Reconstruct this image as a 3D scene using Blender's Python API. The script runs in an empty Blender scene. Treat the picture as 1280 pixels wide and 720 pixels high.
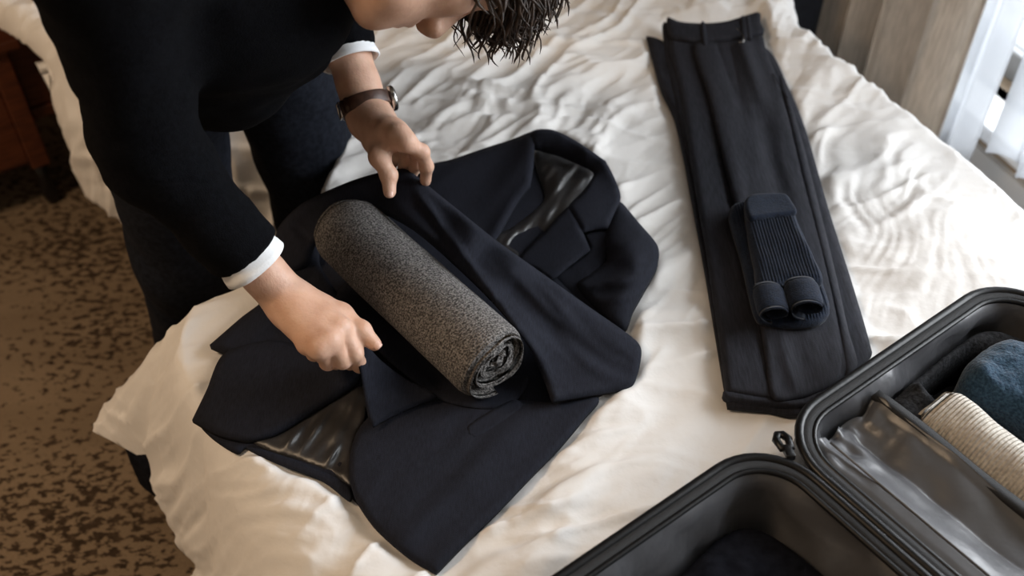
import bpy, math, random
import numpy as np
from mathutils import Vector
from mathutils.geometry import delaunay_2d_cdt
random.seed(4)
SC = bpy.context.scene
COL = SC.collection

# ------------------------------------------------------------------ camera, world, light, exposure
THETA = math.radians(43.7); FPX = 1244.0; CAMZ = 1.60
cam_d = bpy.data.cameras.new('camera'); cam = bpy.data.objects.new('camera', cam_d); COL.objects.link(cam)
cam.location = (0, 0, CAMZ); cam.rotation_euler = (math.pi/2 - THETA, 0, 0)
cam_d.sensor_width = 36; cam_d.lens = FPX/1280*36; cam_d.clip_start = .02
cam_d.dof.use_dof = True; cam_d.dof.focus_distance = 1.24; cam_d.dof.aperture_fstop = 3.2
SC.camera = cam
SC.view_settings.view_transform = 'Standard'; SC.view_settings.look = 'None'
SC.view_settings.gamma = 1; SC.view_settings.use_curve_mapping = False
SC.view_settings.exposure = 0.14
W = bpy.data.worlds.new('overcast_sky'); SC.world = W; W.use_nodes = True
W.node_tree.nodes['Background'].inputs[0].default_value = (.90, .95, 1, 1)
W.node_tree.nodes['Background'].inputs[1].default_value = .75
# wall frame: N points from the room to the window wall, E runs along that wall away from the camera
WN = np.array([.9493, .3142]); WE = np.array([-.3142, .9493])
def wp(w, s, z): p = WN*w + WE*s; return (float(p[0]), float(p[1]), z)
def area(name, loc, aim, sx, sy, power, col):
    d = bpy.data.lights.new(name, 'AREA'); d.shape = 'RECTANGLE'; d.size = sx; d.size_y = sy; d.energy = power; d.color = col
    o = bpy.data.objects.new(name, d); COL.objects.link(o); o.location = loc
    o.rotation_euler = (Vector(aim)-Vector(loc)).to_track_quat('-Z', 'Y').to_euler(); return o
area('window_daylight', wp(3.1, 1.0, 1.75), wp(0, .8, .6), 3.6, 2.2, 300, (.92, .96, 1))
area('warm_fill_light', wp(-1.3, 1.0, 2.52), wp(-1.3, 1.0, 0), .5, .5, 25, (1, .72, .47))  # unseen warm fill light, added just under the ceiling to lift the left side

# ------------------------------------------------------------------ helpers
def ray(u, v):
    r = (u-640)/FPX; t = (360-v)/FPX; c, s = math.cos(THETA), math.sin(THETA)
    return np.array([r, c+t*s, -s+t*c])
def at(u, v, z):                       # the place at height z seen at a photo position (used to measure)
    d = ray(u, v); k = (z-CAMZ)/d[2]; p = d*k; return np.array([p[0], p[1], z])
def atk(u, v, k):
    d = ray(u, v)*k; return np.array([d[0], d[1], CAMZ+d[2]])
def _h(ix, iy, iz, seed):
    n = (ix*374761393 + iy*668265263 + iz*2147483647 + seed*1274126177) & 0xffffffff
    n = ((n ^ (n >> 13))*1274126177) & 0xffffffff
    return ((n ^ (n >> 16)) & 0xffff)/32767.5 - 1
def noise3(x, y, z, seed=0):
    x = np.asarray(x, float); y = np.asarray(y, float)+0*x; z = np.asarray(z, float)+0*x
    fx, fy, fz = np.floor(x), np.floor(y), np.floor(z)
    ix, iy, iz = fx.astype(np.int64), fy.astype(np.int64), fz.astype(np.int64)
    x, y, z = x-fx, y-fy, z-fz
    u, v, w = (q*q*q*(q*(q*6-15)+10) for q in (x, y, z))
    r = 0
    for a in (0, 1):
        for b in (0, 1):
            for c in (0, 1):
                r = r + _h(ix+a, iy+b, iz+c, seed)*(u if a else 1-u)*(v if b else 1-v)*(w if c else 1-w)
    return r
def noise2(x, y, seed=0): return noise3(x, y, np.full_like(np.asarray(x, float), .37), seed)
def fbm2(x, y, seed=0, o=3): return sum(noise2(x*2**i, y*2**i, seed+i)*.5**i for i in range(o))
def smooth(a, b, x): t = np.clip((x-a)/(b-a), 0, 1); return t*t*(3-2*t)
def poly_sd(P, poly):                  # signed distance (inside negative), nearest segment and place along it
    P = np.asarray(P, float); A = np.asarray(poly, float); B = np.roll(A, -1, 0)
    best = np.full(len(P), 1e9); seg = np.zeros(len(P), int); tt = np.zeros(len(P)); ins = np.zeros(len(P), bool)
    for i in range(len(A)):
        ab = B[i]-A[i]; L = ab@ab+1e-18
        t = np.clip(((P-A[i])@ab)/L, 0, 1); d = np.hypot(*(P-A[i]-t[:, None]*ab).T)
        m = d < best; best[m] = d[m]; seg[m] = i; tt[m] = t[m]
        c = ((A[i, 1] > P[:, 1]) != (B[i, 1] > P[:, 1]))
        with np.errstate(divide='ignore', invalid='ignore'):
            xx = ab[0]*(P[:, 1]-A[i, 1])/(ab[1] if ab[1] else 1e-12)+A[i, 0]
        ins ^= c & (P[:, 0] < xx)
    return np.where(ins, -best, best), seg, tt

def world_loc(o):
    l = np.zeros(3)
    while o: l += np.array(o.location); o = o.parent
    return l
def mesh_obj(name, V, F, mat, parent=None, loc=None, flat=False):
    V = np.asarray(V, float).reshape(-1, 3)
    if loc is None and parent is None:
        mn, mx = V.min(0), V.max(0); loc = np.array([(mn[0]+mx[0])/2, (mn[1]+mx[1])/2, mn[2]])
    if loc is None: loc = np.zeros(3)
    base = (world_loc(parent) if parent else 0) + np.asarray(loc, float)
    me = bpy.data.meshes.new(name)
    if isinstance(F, np.ndarray) and F.ndim == 2:
        n = F.shape[1]; me.vertices.add(len(V)); me.vertices.foreach_set('co', (V-base).astype(np.float32).ravel())
        me.loops.add(F.size); me.loops.foreach_set('vertex_index', F.astype(np.int32).ravel())
        me.polygons.add(len(F)); me.polygons.foreach_set('loop_start', np.arange(0, F.size, n, dtype=np.int32))
        me.polygons.foreach_set('loop_total', np.full(len(F), n, np.int32)); me.update(calc_edges=True); me.validate()
    else:
        me.from_pydata((V-base).tolist(), [], [list(map(int, f)) for f in F]); me.update()
    me.polygons.foreach_set('use_smooth', np.full(len(me.polygons), not flat)); me.materials.append(mat)
    o = bpy.data.objects.new(name, me); COL.objects.link(o); o.location = Vector(loc)
    if parent: o.parent = parent
    return o
def thing(name, label, cat, loc, group=None):
    o = bpy.data.objects.new(name, None); COL.objects.link(o); o.location = Vector(loc); o.empty_display_size = .05
    return tag(o, label, cat, group)
def tag(o, label, cat, group=None):
    o['label'] = label; o['category'] = cat
    if group: o['group'] = group
    return o
def struct(o): o['kind'] = 'structure'; return o
class MB:
    def __init__(s): s.V = []; s.F = []; s.n = 0
    def add(s, V, F):
        V = np.asarray(V, float).reshape(-1, 3); s.V.append(V); s.F += [[int(i)+s.n for i in f] for f in F]; s.n += len(V); return s
    def build(s, name, mat, parent=None, **k): return mesh_obj(name, np.vstack(s.V), s.F, mat, parent, **k)
def bevel(o, w, seg=2):
    m = o.modifiers.new('bevel', 'BEVEL'); m.width = w; m.segments = seg; m.limit_method = 'ANGLE'; return o
def box_vf(c, x, y, z):                # centre, half-axis vectors
    c, x, y, z = (np.asarray(q, float) for q in (c, x, y, z))
    V = [c+a*x+b*y+d*z for a in (-1, 1) for b in (-1, 1) for d in (-1, 1)]
    return V, [(0, 1, 3, 2), (4, 6, 7, 5), (0, 4, 5, 1), (2, 3, 7, 6), (0, 2, 6, 4), (1, 5, 7, 3)]
def frame(d):
    d = d/np.linalg.norm(d); a = np.array([0, 0, 1.]) if abs(d[2]) < .9 else np.array([1., 0, 0])
    x = np.cross(a, d); x /= np.linalg.norm(x); return x, np.cross(d, x), d
def tube_vf(P, R, n=10, closed=False, cap=True, sq=None):
    P = np.asarray(P, float); m = len(P); R = np.broadcast_to(np.asarray(R, float), (m,))
    T = (np.roll(P, -1, 0)-np.roll(P, 1, 0)) if closed else np.gradient(P, axis=0)
    x, y, _ = frame(T[0]); V = []
    for i in range(m):
        t = T[i]/np.linalg.norm(T[i]); x = x-t*(x@t); x /= np.linalg.norm(x); y = np.cross(t, x)
        for k in range(n):
            a = 2*math.pi*k/n; V.append(P[i]+R[i]*(math.cos(a)*x+math.sin(a)*y))
    F = [(i*n+k, i*n+(k+1) % n, ((i+1) % m)*n+(k+1) % n, ((i+1) % m)*n+k) for i in range(m if closed else m-1) for k in range(n)]
    if cap and not closed: F += [tuple(range(n-1, -1, -1)), tuple((m-1)*n+k for k in range(n))]
    return V, F
def loft_vf(rings, closed=True, cap=False):
    n = len(rings[0]); V = np.vstack(rings); F = []
    for i in range(len(rings)-1):
        for k in range(n if closed else n-1):
            F.append((i*n+k, i*n+(k+1) % n, (i+1)*n+(k+1) % n, (i+1)*n+k))
    if cap: F += [tuple(range(n-1, -1, -1)), tuple((len(rings)-1)*n+k for k in range(n))]
    return V, F
def grid_vf(nu, nv):
    i, j = np.meshgrid(np.arange(nu-1), np.arange(nv-1), indexing='ij'); a = (i*nv+j).ravel()
    return np.stack([a, a+nv, a+nv+1, a+1], 1)
def catmull(P, step, closed=True):
    P = [tuple(p) for p in P]; n = len(P); out = []
    corner = [len(p) > 3 for p in P]; Q = np.array([p[:3] for p in P], float)
    for i in range(n if closed else n-1):
        p1, p2 = Q[i], Q[(i+1) % n]
        p0 = Q[i-1] if (closed or i > 0) and not corner[i] else p1*2-p2
        p3 = Q[(i+2) % n] if (closed or i < n-2) and not corner[(i+1) % n] else p2*2-p1
        m = max(1, int(round(np.hypot(*(p2-p1)[:2])/step)))
        for k in range(m):
            t = k/m; m1 = (p2-p0)*.42; m2 = (p3-p1)*.42
            out.append((2*t**3-3*t**2+1)*p1+(t**3-2*t**2+t)*m1+(-2*t**3+3*t**2)*p2+(t**3-t**2)*m2)
    if not closed: out.append(Q[-1])
    return np.array(out)
def tps(C, z, lam=1e-4):
    C = np.asarray(C, float); n = len(C)
    def K(A, B):
        r2 = ((A[:, None]-B[None])**2).sum(-1); return .5*r2*np.log(r2+1e-9)
    A = np.zeros((n+3, n+3)); A[:n, :n] = K(C, C)+lam*np.eye(n); A[:n, n] = A[n, :n] = 1; A[:n, n+1:] = C; A[n+1:, :n] = C.T
    w = np.linalg.solve(A, np.concatenate([z, np.zeros(3)]))
    return lambda P: K(np.asarray(P, float), C)@w[:n]+w[n]+np.asarray(P, float)@w[n+1:]
BED = .60
def sheet(name, pts, mat, parent, inner=(), step=5., amp=0, wl=40, wang=0, stretch=3, edge=3., edgew=8., thick=4., seed=1, fn=None, drop=0):
    """a piece of cloth lying at real heights (mm over the bed) whose outline was measured in the photo"""
    bd = catmull(pts, step); poly = bd[:, :2]
    ctrl = [p[:3] for p in pts]+[p[:3] for p in inner]
    cu = np.array([[p[0]/100, p[1]/100] for p in ctrl]); f = tps(cu, np.array([p[2] for p in ctrl], float))
    mn, mx = poly.min(0), poly.max(0)
    gx, gy = np.meshgrid(np.arange(mn[0], mx[0], step), np.arange(mn[1], mx[1], step*.866), indexing='ij')
    gx = gx+(np.arange(gx.shape[1]) % 2)[None]*step/2
    G = np.stack([gx.ravel(), gy.ravel()], 1); sd, _, _ = poly_sd(G, poly); G = G[sd < -step*.55]
    allp = np.vstack([poly, G]); nb = len(poly)
    r = delaunay_2d_cdt([Vector(p) for p in allp], [], [list(range(nb))], 1, 1e-4)
    UV = np.array([tuple(v) for v in r[0]]); T = np.array(r[2])
    sd, _, _ = poly_sd(UV, poly); din = np.clip(-sd, 0, None)
    z = f(UV/100)
    if amp:
        ca, sa = math.cos(math.radians(wang)), math.sin(math.radians(wang))
        a = (UV[:, 0]*ca+UV[:, 1]*sa)/(wl*stretch); b = (-UV[:, 0]*sa+UV[:, 1]*ca)/wl
        a = a+.35*noise2(UV[:, 0]/90, UV[:, 1]/90, seed+9); b = b+.35*noise2(UV[:, 0]/90, UV[:, 1]/90, seed+8)
        n = noise2(a, b, seed); z = z+amp*((1-np.abs(n)*2)*.6+.5*noise2(a*2.1, b*2.1, seed+3))*smooth(0, 25, din+4)
    if fn is not None: z = z+fn(UV)
    z = z-edge*(1-smooth(0, edgew, din))**2
    tris = T
    V = np.array([at(u, v, BED+h/1000) for (u, v), h in zip(UV, z)])
    a, b, c = V[tris[:, 0]], V[tris[:, 1]], V[tris[:, 2]]
    if np.cross(b-a, c-a)[:, 2].sum() < 0: tris = tris[:, ::-1]
    n = len(V); low = V-np.array([0, 0, thick/1000])
    e = np.concatenate([tris[:, [0, 1]], tris[:, [1, 2]], tris[:, [2, 0]]])
    es = set(map(tuple, e.tolist())); side = [(p, q) for p, q in es if (q, p) not in es]
    F = [tuple(t) for t in tris]+[tuple(t[::-1]+n) for t in tris]
    for p, q in side: F.append((q, p, p+n, q+n))
    return mesh_obj(name, np.vstack([V, low]), F, mat, parent)

def capsules(P, caps):                 # smooth-joined tapered capsules: (a, b, ra, rb, k)
    d = None
    for a, b, ra, rb, k in caps:
        a = np.asarray(a, float); ab = np.asarray(b, float)-a
        t = np.clip(((P-a)@ab)/(ab@ab+1e-12), 0, 1)
        q = np.sqrt(((P-a-t[..., None]*ab)**2).sum(-1))-(ra+(rb-ra)*t)
        d = q if d is None else smin(d, q, k)
    return d
def smin(a, b, k):
    if k <= 0: return np.minimum(a, b)
    h = np.clip(k-np.abs(a-b), 0, None)/k; return np.minimum(a, b)-h*h*k*.25
def smax(a, b, k): return -smin(-a, -b, k)
def ell(P, c, r): 
    q = (P-np.asarray(c, float)); r = np.asarray(r, float); k0 = np.sqrt(((q/r)**2).sum(-1)); k1 = np.sqrt(((q/r**2)**2).sum(-1))+1e-9
    return k0*(k0-1)/k1
def surfnet(fn, lo, hi, h):            # surface nets over a distance field
    lo, hi = np.asarray(lo, float), np.asarray(hi, float); n = np.ceil((hi-lo)/h).astype(int)+1
    ax = [lo[i]+h*np.arange(n[i]) for i in range(3)]
    D = np.empty(n, np.float32)
    for i0 in range(0, n[0], 24):
        X = np.stack(np.meshgrid(ax[0][i0:i0+24], ax[1], ax[2], indexing='ij'), -1); D[i0:i0+24] = fn(X)
    S = D < 0
    c = sum(S[i:n[0]-1+i, j:n[1]-1+j, k:n[2]-1+k].astype(np.int8) for i in (0, 1) for j in (0, 1) for k in (0, 1))
    act = (c > 0) & (c < 8); I = np.argwhere(act); idm = np.full(act.shape, -1, np.int64); idm[act] = np.arange(len(I))
    acc = np.zeros((len(I), 3)); cnt = np.zeros(len(I))
    cs = [(i, j, k) for i in (0, 1) for j in (0, 1) for k in (0, 1)]
    val = {o: D[I[:, 0]+o[0], I[:, 1]+o[1], I[:, 2]+o[2]] for o in cs}
    for o in cs:
        for axn in range(3):
            if o[axn]: continue
            p = list(o); p[axn] = 1; p = tuple(p); a, b = val[o], val[p]; m = (a < 0) != (b < 0)
            t = a[m]/(a[m]-b[m]); pt = np.tile(np.array(o, float), (m.sum(), 1)); pt[:, axn] += t; acc[m] += pt; cnt[m] += 1
    V = lo+(I+acc/cnt[:, None])*h; F = []
    for axn in range(3):
        o1, o2 = [q for q in range(3) if q != axn]
        a = np.take(S, range(0, n[axn]-1), axn); b = np.take(S, range(1, n[axn]), axn); E = np.argwhere(a != b)
        E = E[(E[:, o1] > 0) & (E[:, o2] > 0) & (E[:, o1] < n[o1]-1) & (E[:, o2] < n[o2]-1)]
        s = S[E[:, 0], E[:, 1], E[:, 2]]
        def g(d1, d2): q = E.copy(); q[:, o1] -= d1; q[:, o2] -= d2; return idm[q[:, 0], q[:, 1], q[:, 2]]
        Q = np.stack([g(0, 0), g(1, 0), g(1, 1), g(0, 1)], 1)
        flip = s if axn != 1 else ~s
        Q[~flip] = Q[~flip][:, ::-1]; F.append(Q)
    return V, np.vstack(F)

# ------------------------------------------------------------------ materials
def mat(name, col, rough=.85, col2=None, vs=60, vlo=.35, vhi=.65, stretch=(1, 1, 1), bump=0, bs=400, bstretch=(1, 1, 1), sheen=0, metal=0, spec=.5, trans=0, sheen_tint=None, detail=4, coat=0):
    m = bpy.data.materials.new(name); m.use_nodes = True; nt = m.node_tree; b = nt.nodes['Principled BSDF']; L = nt.links.new
    b.inputs['Base Color'].default_value = (*col, 1); b.inputs['Roughness'].default_value = rough; b.inputs['Metallic'].default_value = metal
    b.inputs['Specular IOR Level'].default_value = spec; b.inputs['Sheen Weight'].default_value = sheen; b.inputs['Coat Weight'].default_value = coat
    if sheen_tint: b.inputs['Sheen Tint'].default_value = (*sheen_tint, 1)
    tc = nt.nodes.new('ShaderNodeTexCoord')
    def nz(sc, st, det):
        mp = nt.nodes.new('ShaderNodeMapping'); mp.inputs['Scale'].default_value = st; L(tc.outputs['Object'], mp.inputs[0])
        n = nt.nodes.new('ShaderNodeTexNoise'); n.inputs['Scale'].default_value = sc; n.inputs['Detail'].default_value = det; L(mp.outputs[0], n.inputs[0]); return n
    if col2:
        n = nz(vs, stretch, detail); r = nt.nodes.new('ShaderNodeValToRGB'); r.color_ramp.elements[0].position = vlo; r.color_ramp.elements[1].position = vhi
        r.color_ramp.elements[0].color = (*col, 1); r.color_ramp.elements[1].color = (*col2, 1); L(n.outputs[0], r.inputs[0]); L(r.outputs[0], b.inputs['Base Color'])
    if bump:
        n = nz(bs, bstretch, 3); bp = nt.nodes.new('ShaderNodeBump'); bp.inputs['Strength'].default_value = bump; bp.inputs['Distance'].default_value = .002
        L(n.outputs[0], bp.inputs['Height']); L(bp.outputs[0], b.inputs['Normal'])
    m['bsdf'] = b.name; return m
def wave_bump(m, scale, direction, dist=.001, strength=1, wtype='BANDS', rot=(0, 0, 0), distort=1.0, colmix=None):
    nt = m.node_tree; L = nt.links.new; b = nt.nodes['Principled BSDF']
    tc = nt.nodes.new('ShaderNodeTexCoord'); mp = nt.nodes.new('ShaderNodeMapping'); mp.inputs['Rotation'].default_value = rot; L(tc.outputs['Object'], mp.inputs[0])
    w = nt.nodes.new('ShaderNodeTexWave'); w.wave_type = wtype; w.bands_direction = direction; w.inputs['Scale'].default_value = scale; w.inputs['Distortion'].default_value = distort; w.inputs['Detail Scale'].default_value = 3
    L(mp.outputs[0], w.inputs[0]); bp = nt.nodes.new('ShaderNodeBump'); bp.inputs['Distance'].default_value = dist; bp.inputs['Strength'].default_value = strength
    L(w.outputs[0], bp.inputs['Height'])
    if b.inputs['Normal'].links: L(b.inputs['Normal'].links[0].from_socket, bp.inputs['Normal'])
    L(bp.outputs[0], b.inputs['Normal'])
    if colmix:
        src = b.inputs['Base Color'].links[0].from_socket; mx = nt.nodes.new('ShaderNodeMix'); mx.data_type = 'RGBA'; mx.blend_type = 'MULTIPLY'
        mx.inputs[0].default_value = colmix; L(src, mx.inputs[6]); L(w.outputs[0], mx.inputs[7]); L(mx.outputs[2], b.inputs['Base Color'])
    return m
def sheer_mat(name, col, transp, glossy=False):
    m = bpy.data.materials.new(name); m.use_nodes = True; nt = m.node_tree; nt.nodes.clear(); L = nt.links.new
    o = nt.nodes.new('ShaderNodeOutputMaterial'); t = nt.nodes.new('ShaderNodeBsdfTransparent'); mx = nt.nodes.new('ShaderNodeMixShader'); mx.inputs[0].default_value = transp
    if glossy: a = nt.nodes.new('ShaderNodeBsdfGlossy'); a.inputs['Roughness'].default_value = .02; src = a.outputs[0]
    else:
        d = nt.nodes.new('ShaderNodeBsdfDiffuse'); d.inputs[0].default_value = (*col, 1); q = nt.nodes.new('ShaderNodeBsdfTranslucent'); q.inputs[0].default_value = (*col, 1)
        m2 = nt.nodes.new('ShaderNodeMixShader'); m2.inputs[0].default_value = .6; L(d.outputs[0], m2.inputs[1]); L(q.outputs[0], m2.inputs[2]); src = m2.outputs[0]
    L(src, mx.inputs[1]); L(t.outputs[0], mx.inputs[2]); L(mx.outputs[0], o.inputs[0]); return m
SUIT = mat('suit_wool', (.0068, .0078, .0128), .9, (.0142, .0160, .0255), 130, .32, .68, (7, .8, 1), bump=.3, bs=900, spec=.2)
SUIT_B = mat('trouser_wool', (.0074, .0080, .0118), .85, (.0205, .0215, .030), 60, .3, .7, (7, .7, 1), bump=.3, bs=900, spec=.25)
SATIN = mat('lining_satin', (.022, .0215, .0225), .40, bump=.6, bs=32, spec=.6)
KNITG = mat('grey_heather_knit', (.045, .042, .041), .95, (.28, .265, .255), 420, .40, .66, bump=.9, bs=420, sheen=.05, spec=.15)
SOCK = mat('navy_sock_knit', (.002, .0046, .0125), .9, (.0062, .0135, .031), 200, .3, .7, bump=.5, bs=500, sheen=.1, spec=.2)
DUVET = mat('white_cotton', (.80, .785, .765), .9, bump=.9, bs=38, sheen=.05, spec=.2)
SWEATER = mat('black_jersey', (.0012, .0013, .002), .97, (.003, .0034, .005), 200, bump=.5, bs=600, spec=.1)
PANTS = mat('navy_black_twill', (.0052, .0064, .0105), .93, (.0125, .0152, .023), 120, bump=.4, bs=500, spec=.15)
SHIRT = mat('white_shirt_cotton', (.82, .84, .86), .85, bump=.2, bs=300)
SKIN = mat('skin', (.54, .32, .225), .48, (.66, .42, .31), 35, .3, .7, bump=.25, bs=260, spec=.4)
SKIN.node_tree.nodes['Principled BSDF'].inputs['Subsurface Weight'].default_value = .12
SKIN.node_tree.nodes['Principled BSDF'].inputs['Subsurface Radius'].default_value = (.006, .002, .001)
NAIL = mat('nail', (.66, .42, .33), .3)
HAIR = mat('dark_brown_hair', (.016, .0095, .006), .5, (.06, .036, .023), 120, spec=.35)
LEATHER = mat('brown_strap_leather', (.035, .015, .009), .45, (.07, .03, .018), 80, bump=.2, bs=300)
STEEL = mat('steel', (.55, .54, .52), .25, metal=1)
DIAL = mat('pale_dial', (.7, .7, .68), .3)
WOOD = mat('dark_red_wood', (.06, .016, .007), .42, (.12, .034, .014), 18, stretch=(1, 1, 8), bump=.1, bs=60)
BLACKW = mat('black_lacquer', (.006, .005, .005), .4)
CURT = mat('beige_linen', (.40, .35, .295), .9, (.52, .46, .39), 160, stretch=(1, 1, .12), bump=.3, bs=300, bstretch=(1, 1, .1))
SHEER = sheer_mat('sheer_voile', (.58, .60, .63), .26)
GLASS = sheer_mat('window_glass', (1, 1, 1), .93, True)
NAVYUP = mat('navy_upholstery', (.012, .016, .026), .8, (.02, .026, .04), 60, bump=.3, bs=300)
PLAST = mat('black_plastic', (.0045, .0045, .005), .36, bump=.1, bs=200, spec=.3)
TAPE = mat('zipper_tape', (.005, .005, .006), .75, bump=.5, bs=900)
LIN = mat('grey_nylon_lining', (.075, .076, .082), .36, bump=1., bs=26, spec=.6)
FLEECE = mat('blue_fleece', (.010, .027, .052), .95, (.034, .072, .115), 300, bump=1., bs=260, sheen=.2, spec=.1)
CREAM = mat('cream_knit', (.55, .50, .43), .95, (.76, .71, .63), 220, bump=.6, bs=300, sheen=.1, spec=.1)
BLACKC = mat('black_cotton', (.003, .0034, .006), .95, (.008, .009, .014), 90, bump=.4, bs=300, spec=.1)
CHARC = mat('charcoal_fleece', (.012, .0125, .014), .95, (.03, .031, .034), 220, bump=.7, bs=260, spec=.1)
PAINT = mat('wall_paint', (.36, .29, .215), .9, bump=.1, bs=120)
WHITEP = mat('white_sill_paint', (.75, .76, .77), .5)
GREYP = mat('grey_window_frame', (.22, .23, .24), .5)
CEIL = mat('ceiling_paint', (.55, .49, .41), .9)

# ------------------------------------------------------------------ the room
def carpet_mat():
    m = bpy.data.materials.new('patterned_carpet'); m.use_nodes = True; nt = m.node_tree; L = nt.links.new; b = nt.nodes['Principled BSDF']
    b.inputs['Roughness'].default_value = 1; b.inputs['Specular IOR Level'].default_value = .05
    tc = nt.nodes.new('ShaderNodeTexCoord')
    def nz(sc, st, det, rot=0, rough=.5):
        mp = nt.nodes.new('ShaderNodeMapping'); mp.inputs['Scale'].default_value = st; mp.inputs['Rotation'].default_value = (0, 0, rot); L(tc.outputs['Object'], mp.inputs[0])
        n = nt.nodes.new('ShaderNodeTexNoise'); n.inputs['Scale'].default_value = sc; n.inputs['Detail'].default_value = det; n.inputs['Roughness'].default_value = rough; L(mp.outputs[0], n.inputs[0]); return n
    def math_(op, a, bb):
        q = nt.nodes.new('ShaderNodeMath'); q.operation = op
        for i, x in enumerate((a, bb)):
            if isinstance(x, (int, float)): q.inputs[i].default_value = x
            else: L(x, q.inputs[i])
        return q.outputs[0]
    def ramp(src, p0, p1, c0, c1):
        r = nt.nodes.new('ShaderNodeValToRGB'); r.color_ramp.elements[0].position = p0; r.color_ramp.elements[1].position = p1
        r.color_ramp.elements[0].color = c0; r.color_ramp.elements[1].color = c1; L(src, r.inputs[0]); return r.outputs[0]
    speck = nz(70, (.62, 1.05, 1), 2.5, math.radians(-33), .55); patch = nz(2.4, (.8, 1.3, 1), 3, math.radians(-33))
    s = math_('ADD', speck.outputs[0], math_('MULTIPLY', math_('SUBTRACT', patch.outputs[0], .5), .55))
    f = ramp(s, .545, .62, (0, 0, 0, 1), (1, 1, 1, 1))
    base = ramp(nz(5, (.5, 1.6, 1), 4, math.radians(-33)).outputs[0], .35, .65, (.215, .157, .104, 1), (.29, .217, .148, 1))
    dark = ramp(nz(60, (1, 1, 1), 2).outputs[0], .35, .65, (.045, .031, .021, 1), (.085, .058, .038, 1))
    mx = nt.nodes.new('ShaderNodeMix'); mx.data_type = 'RGBA'; L(f, mx.inputs[0]); L(base, mx.inputs[6]); L(dark, mx.inputs[7])
    pile = nz(420, (1, 1, 1), 2)
    m3 = nt.nodes.new('ShaderNodeMix'); m3.data_type = 'RGBA'; m3.blend_type = 'MULTIPLY'; m3.inputs[0].default_value = .7
    L(mx.outputs[2], m3.inputs[6]); L(ramp(pile.outputs[0], .3, .7, (.55, .55, .55, 1), (1.2, 1.2, 1.2, 1)), m3.inputs[7]); L(m3.outputs[2], b.inputs['Base Color'])
    bp = nt.nodes.new('ShaderNodeBump'); bp.inputs['Strength'].default_value = .7; bp.inputs['Distance'].default_value = .004; L(pile.outputs[0], bp.inputs['Height']); L(bp.outputs[0], b.inputs['Normal'])
    return m
CARPET = carpet_mat()
W0, W1, S0, S1, CEILZ = -2.7, 1.78, -1.9, 3.7, 2.6
def slab(name, w0, w1, s0, s1, z0, z1, m, parent=None):
    V, F = box_vf(wp((w0+w1)/2, (s0+s1)/2, (z0+z1)/2), [*(WN*(w1-w0)/2), 0], [*(WE*(s1-s0)/2), 0], [0, 0, (z1-z0)/2])
    return mesh_obj(name, V, F, m, parent, flat=True)
struct(slab('floor', W0-.1, W1+.1, S0-.1, S1+.1, -.1, 0, CARPET))
struct(slab('trim_2', W1+.19, W1+6, S0-3, S1+3, -.1, .18, mat('balcony_concrete', (.45, .45, .45), .9)))
struct(slab('ceiling', W0-.1, W1+.1, S0-.1, S1+.1, CEILZ, CEILZ+.1, CEIL))
struct(slab('wall_left', W0-.1, W0, S0-.1, S1+.1, 0, CEILZ, PAINT))
struct(slab('wall_back', W0, W1, S1, S1+.1, 0, CEILZ, PAINT))
struct(slab('wall_front', W0, W1, S0-.1, S0, 0, CEILZ, PAINT))
ZS, ZT, SA, SB = .26, 2.42, -1.35, 2.25      # window opening
mb = MB()
for q in ((S0-.1, S1+.1, 0, ZS), (S0-.1, S1+.1, ZT, CEILZ), (S0-.1, SA, ZS, ZT), (SB, S1+.1, ZS, ZT)):
    mb.add(*box_vf(wp(W1+.09, (q[0]+q[1])/2, (q[2]+q[3])/2), [*(WN*.09), 0], [*(WE*(q[1]-q[0])/2), 0], [0, 0, (q[3]-q[2])/2]))
wall_r = struct(mb.build('wall_right', PAINT, flat=True))
# window: frame, mullions, panes, sill
win = bpy.data.objects.new('window_1', None); COL.objects.link(win); win.location = wp(W1+.09, .45, ZS); struct(win)
mb = MB()
for s0, s1, z0, z1 in ((SA, SB, ZS, ZS+.07), (SA, SB, ZT-.07, ZT), (SA, SA+.06, ZS, ZT), (SB-.06, SB, ZS, ZT)):
    mb.add(*box_vf(wp(W1+.10, (s0+s1)/2, (z0+z1)/2), [*(WN*.03), 0], [*(WE*(s1-s0)/2), 0], [0, 0, (z1-z0)/2]))
bevel(mb.build('window_frame', GREYP, win, flat=True), .006)
for s in (-.15, 1.05):
    V, F = box_vf(wp(W1+.10, s, (ZS+ZT)/2), [*(WN*.03), 0], [*(WE*.03), 0], [0, 0, (ZT-ZS)/2-.07]); mesh_obj('mullion', V, F, GREYP, win, flat=True)
for a, b in ((SA+.06, -.18), (-.12, 1.02), (1.08, SB-.06)):
    V, F = box_vf(wp(W1+.10, (a+b)/2, (ZS+ZT)/2), [*(WN*.004), 0], [*(WE*(b-a)/2), 0], [0, 0, (ZT-ZS)/2-.07]); mesh_obj('pane', V, F, GLASS, win, flat=True)
V, F = box_vf(wp(W1-.035, .45, ZS-.02), [*(WN*.075), 0], [*(WE*((SB-SA)/2+.04)), 0], [0, 0, .02]); bevel(mesh_obj('window_sill', V, F, WHITEP, win, flat=True), .006)
V, F = box_vf(wp(W1-.008, .9, .06), [*(WN*.008), 0], [*(WE*2.7), 0], [0, 0, .06]); struct(mesh_obj('baseboard_right', V, F, WHITEP, flat=True))

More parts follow.
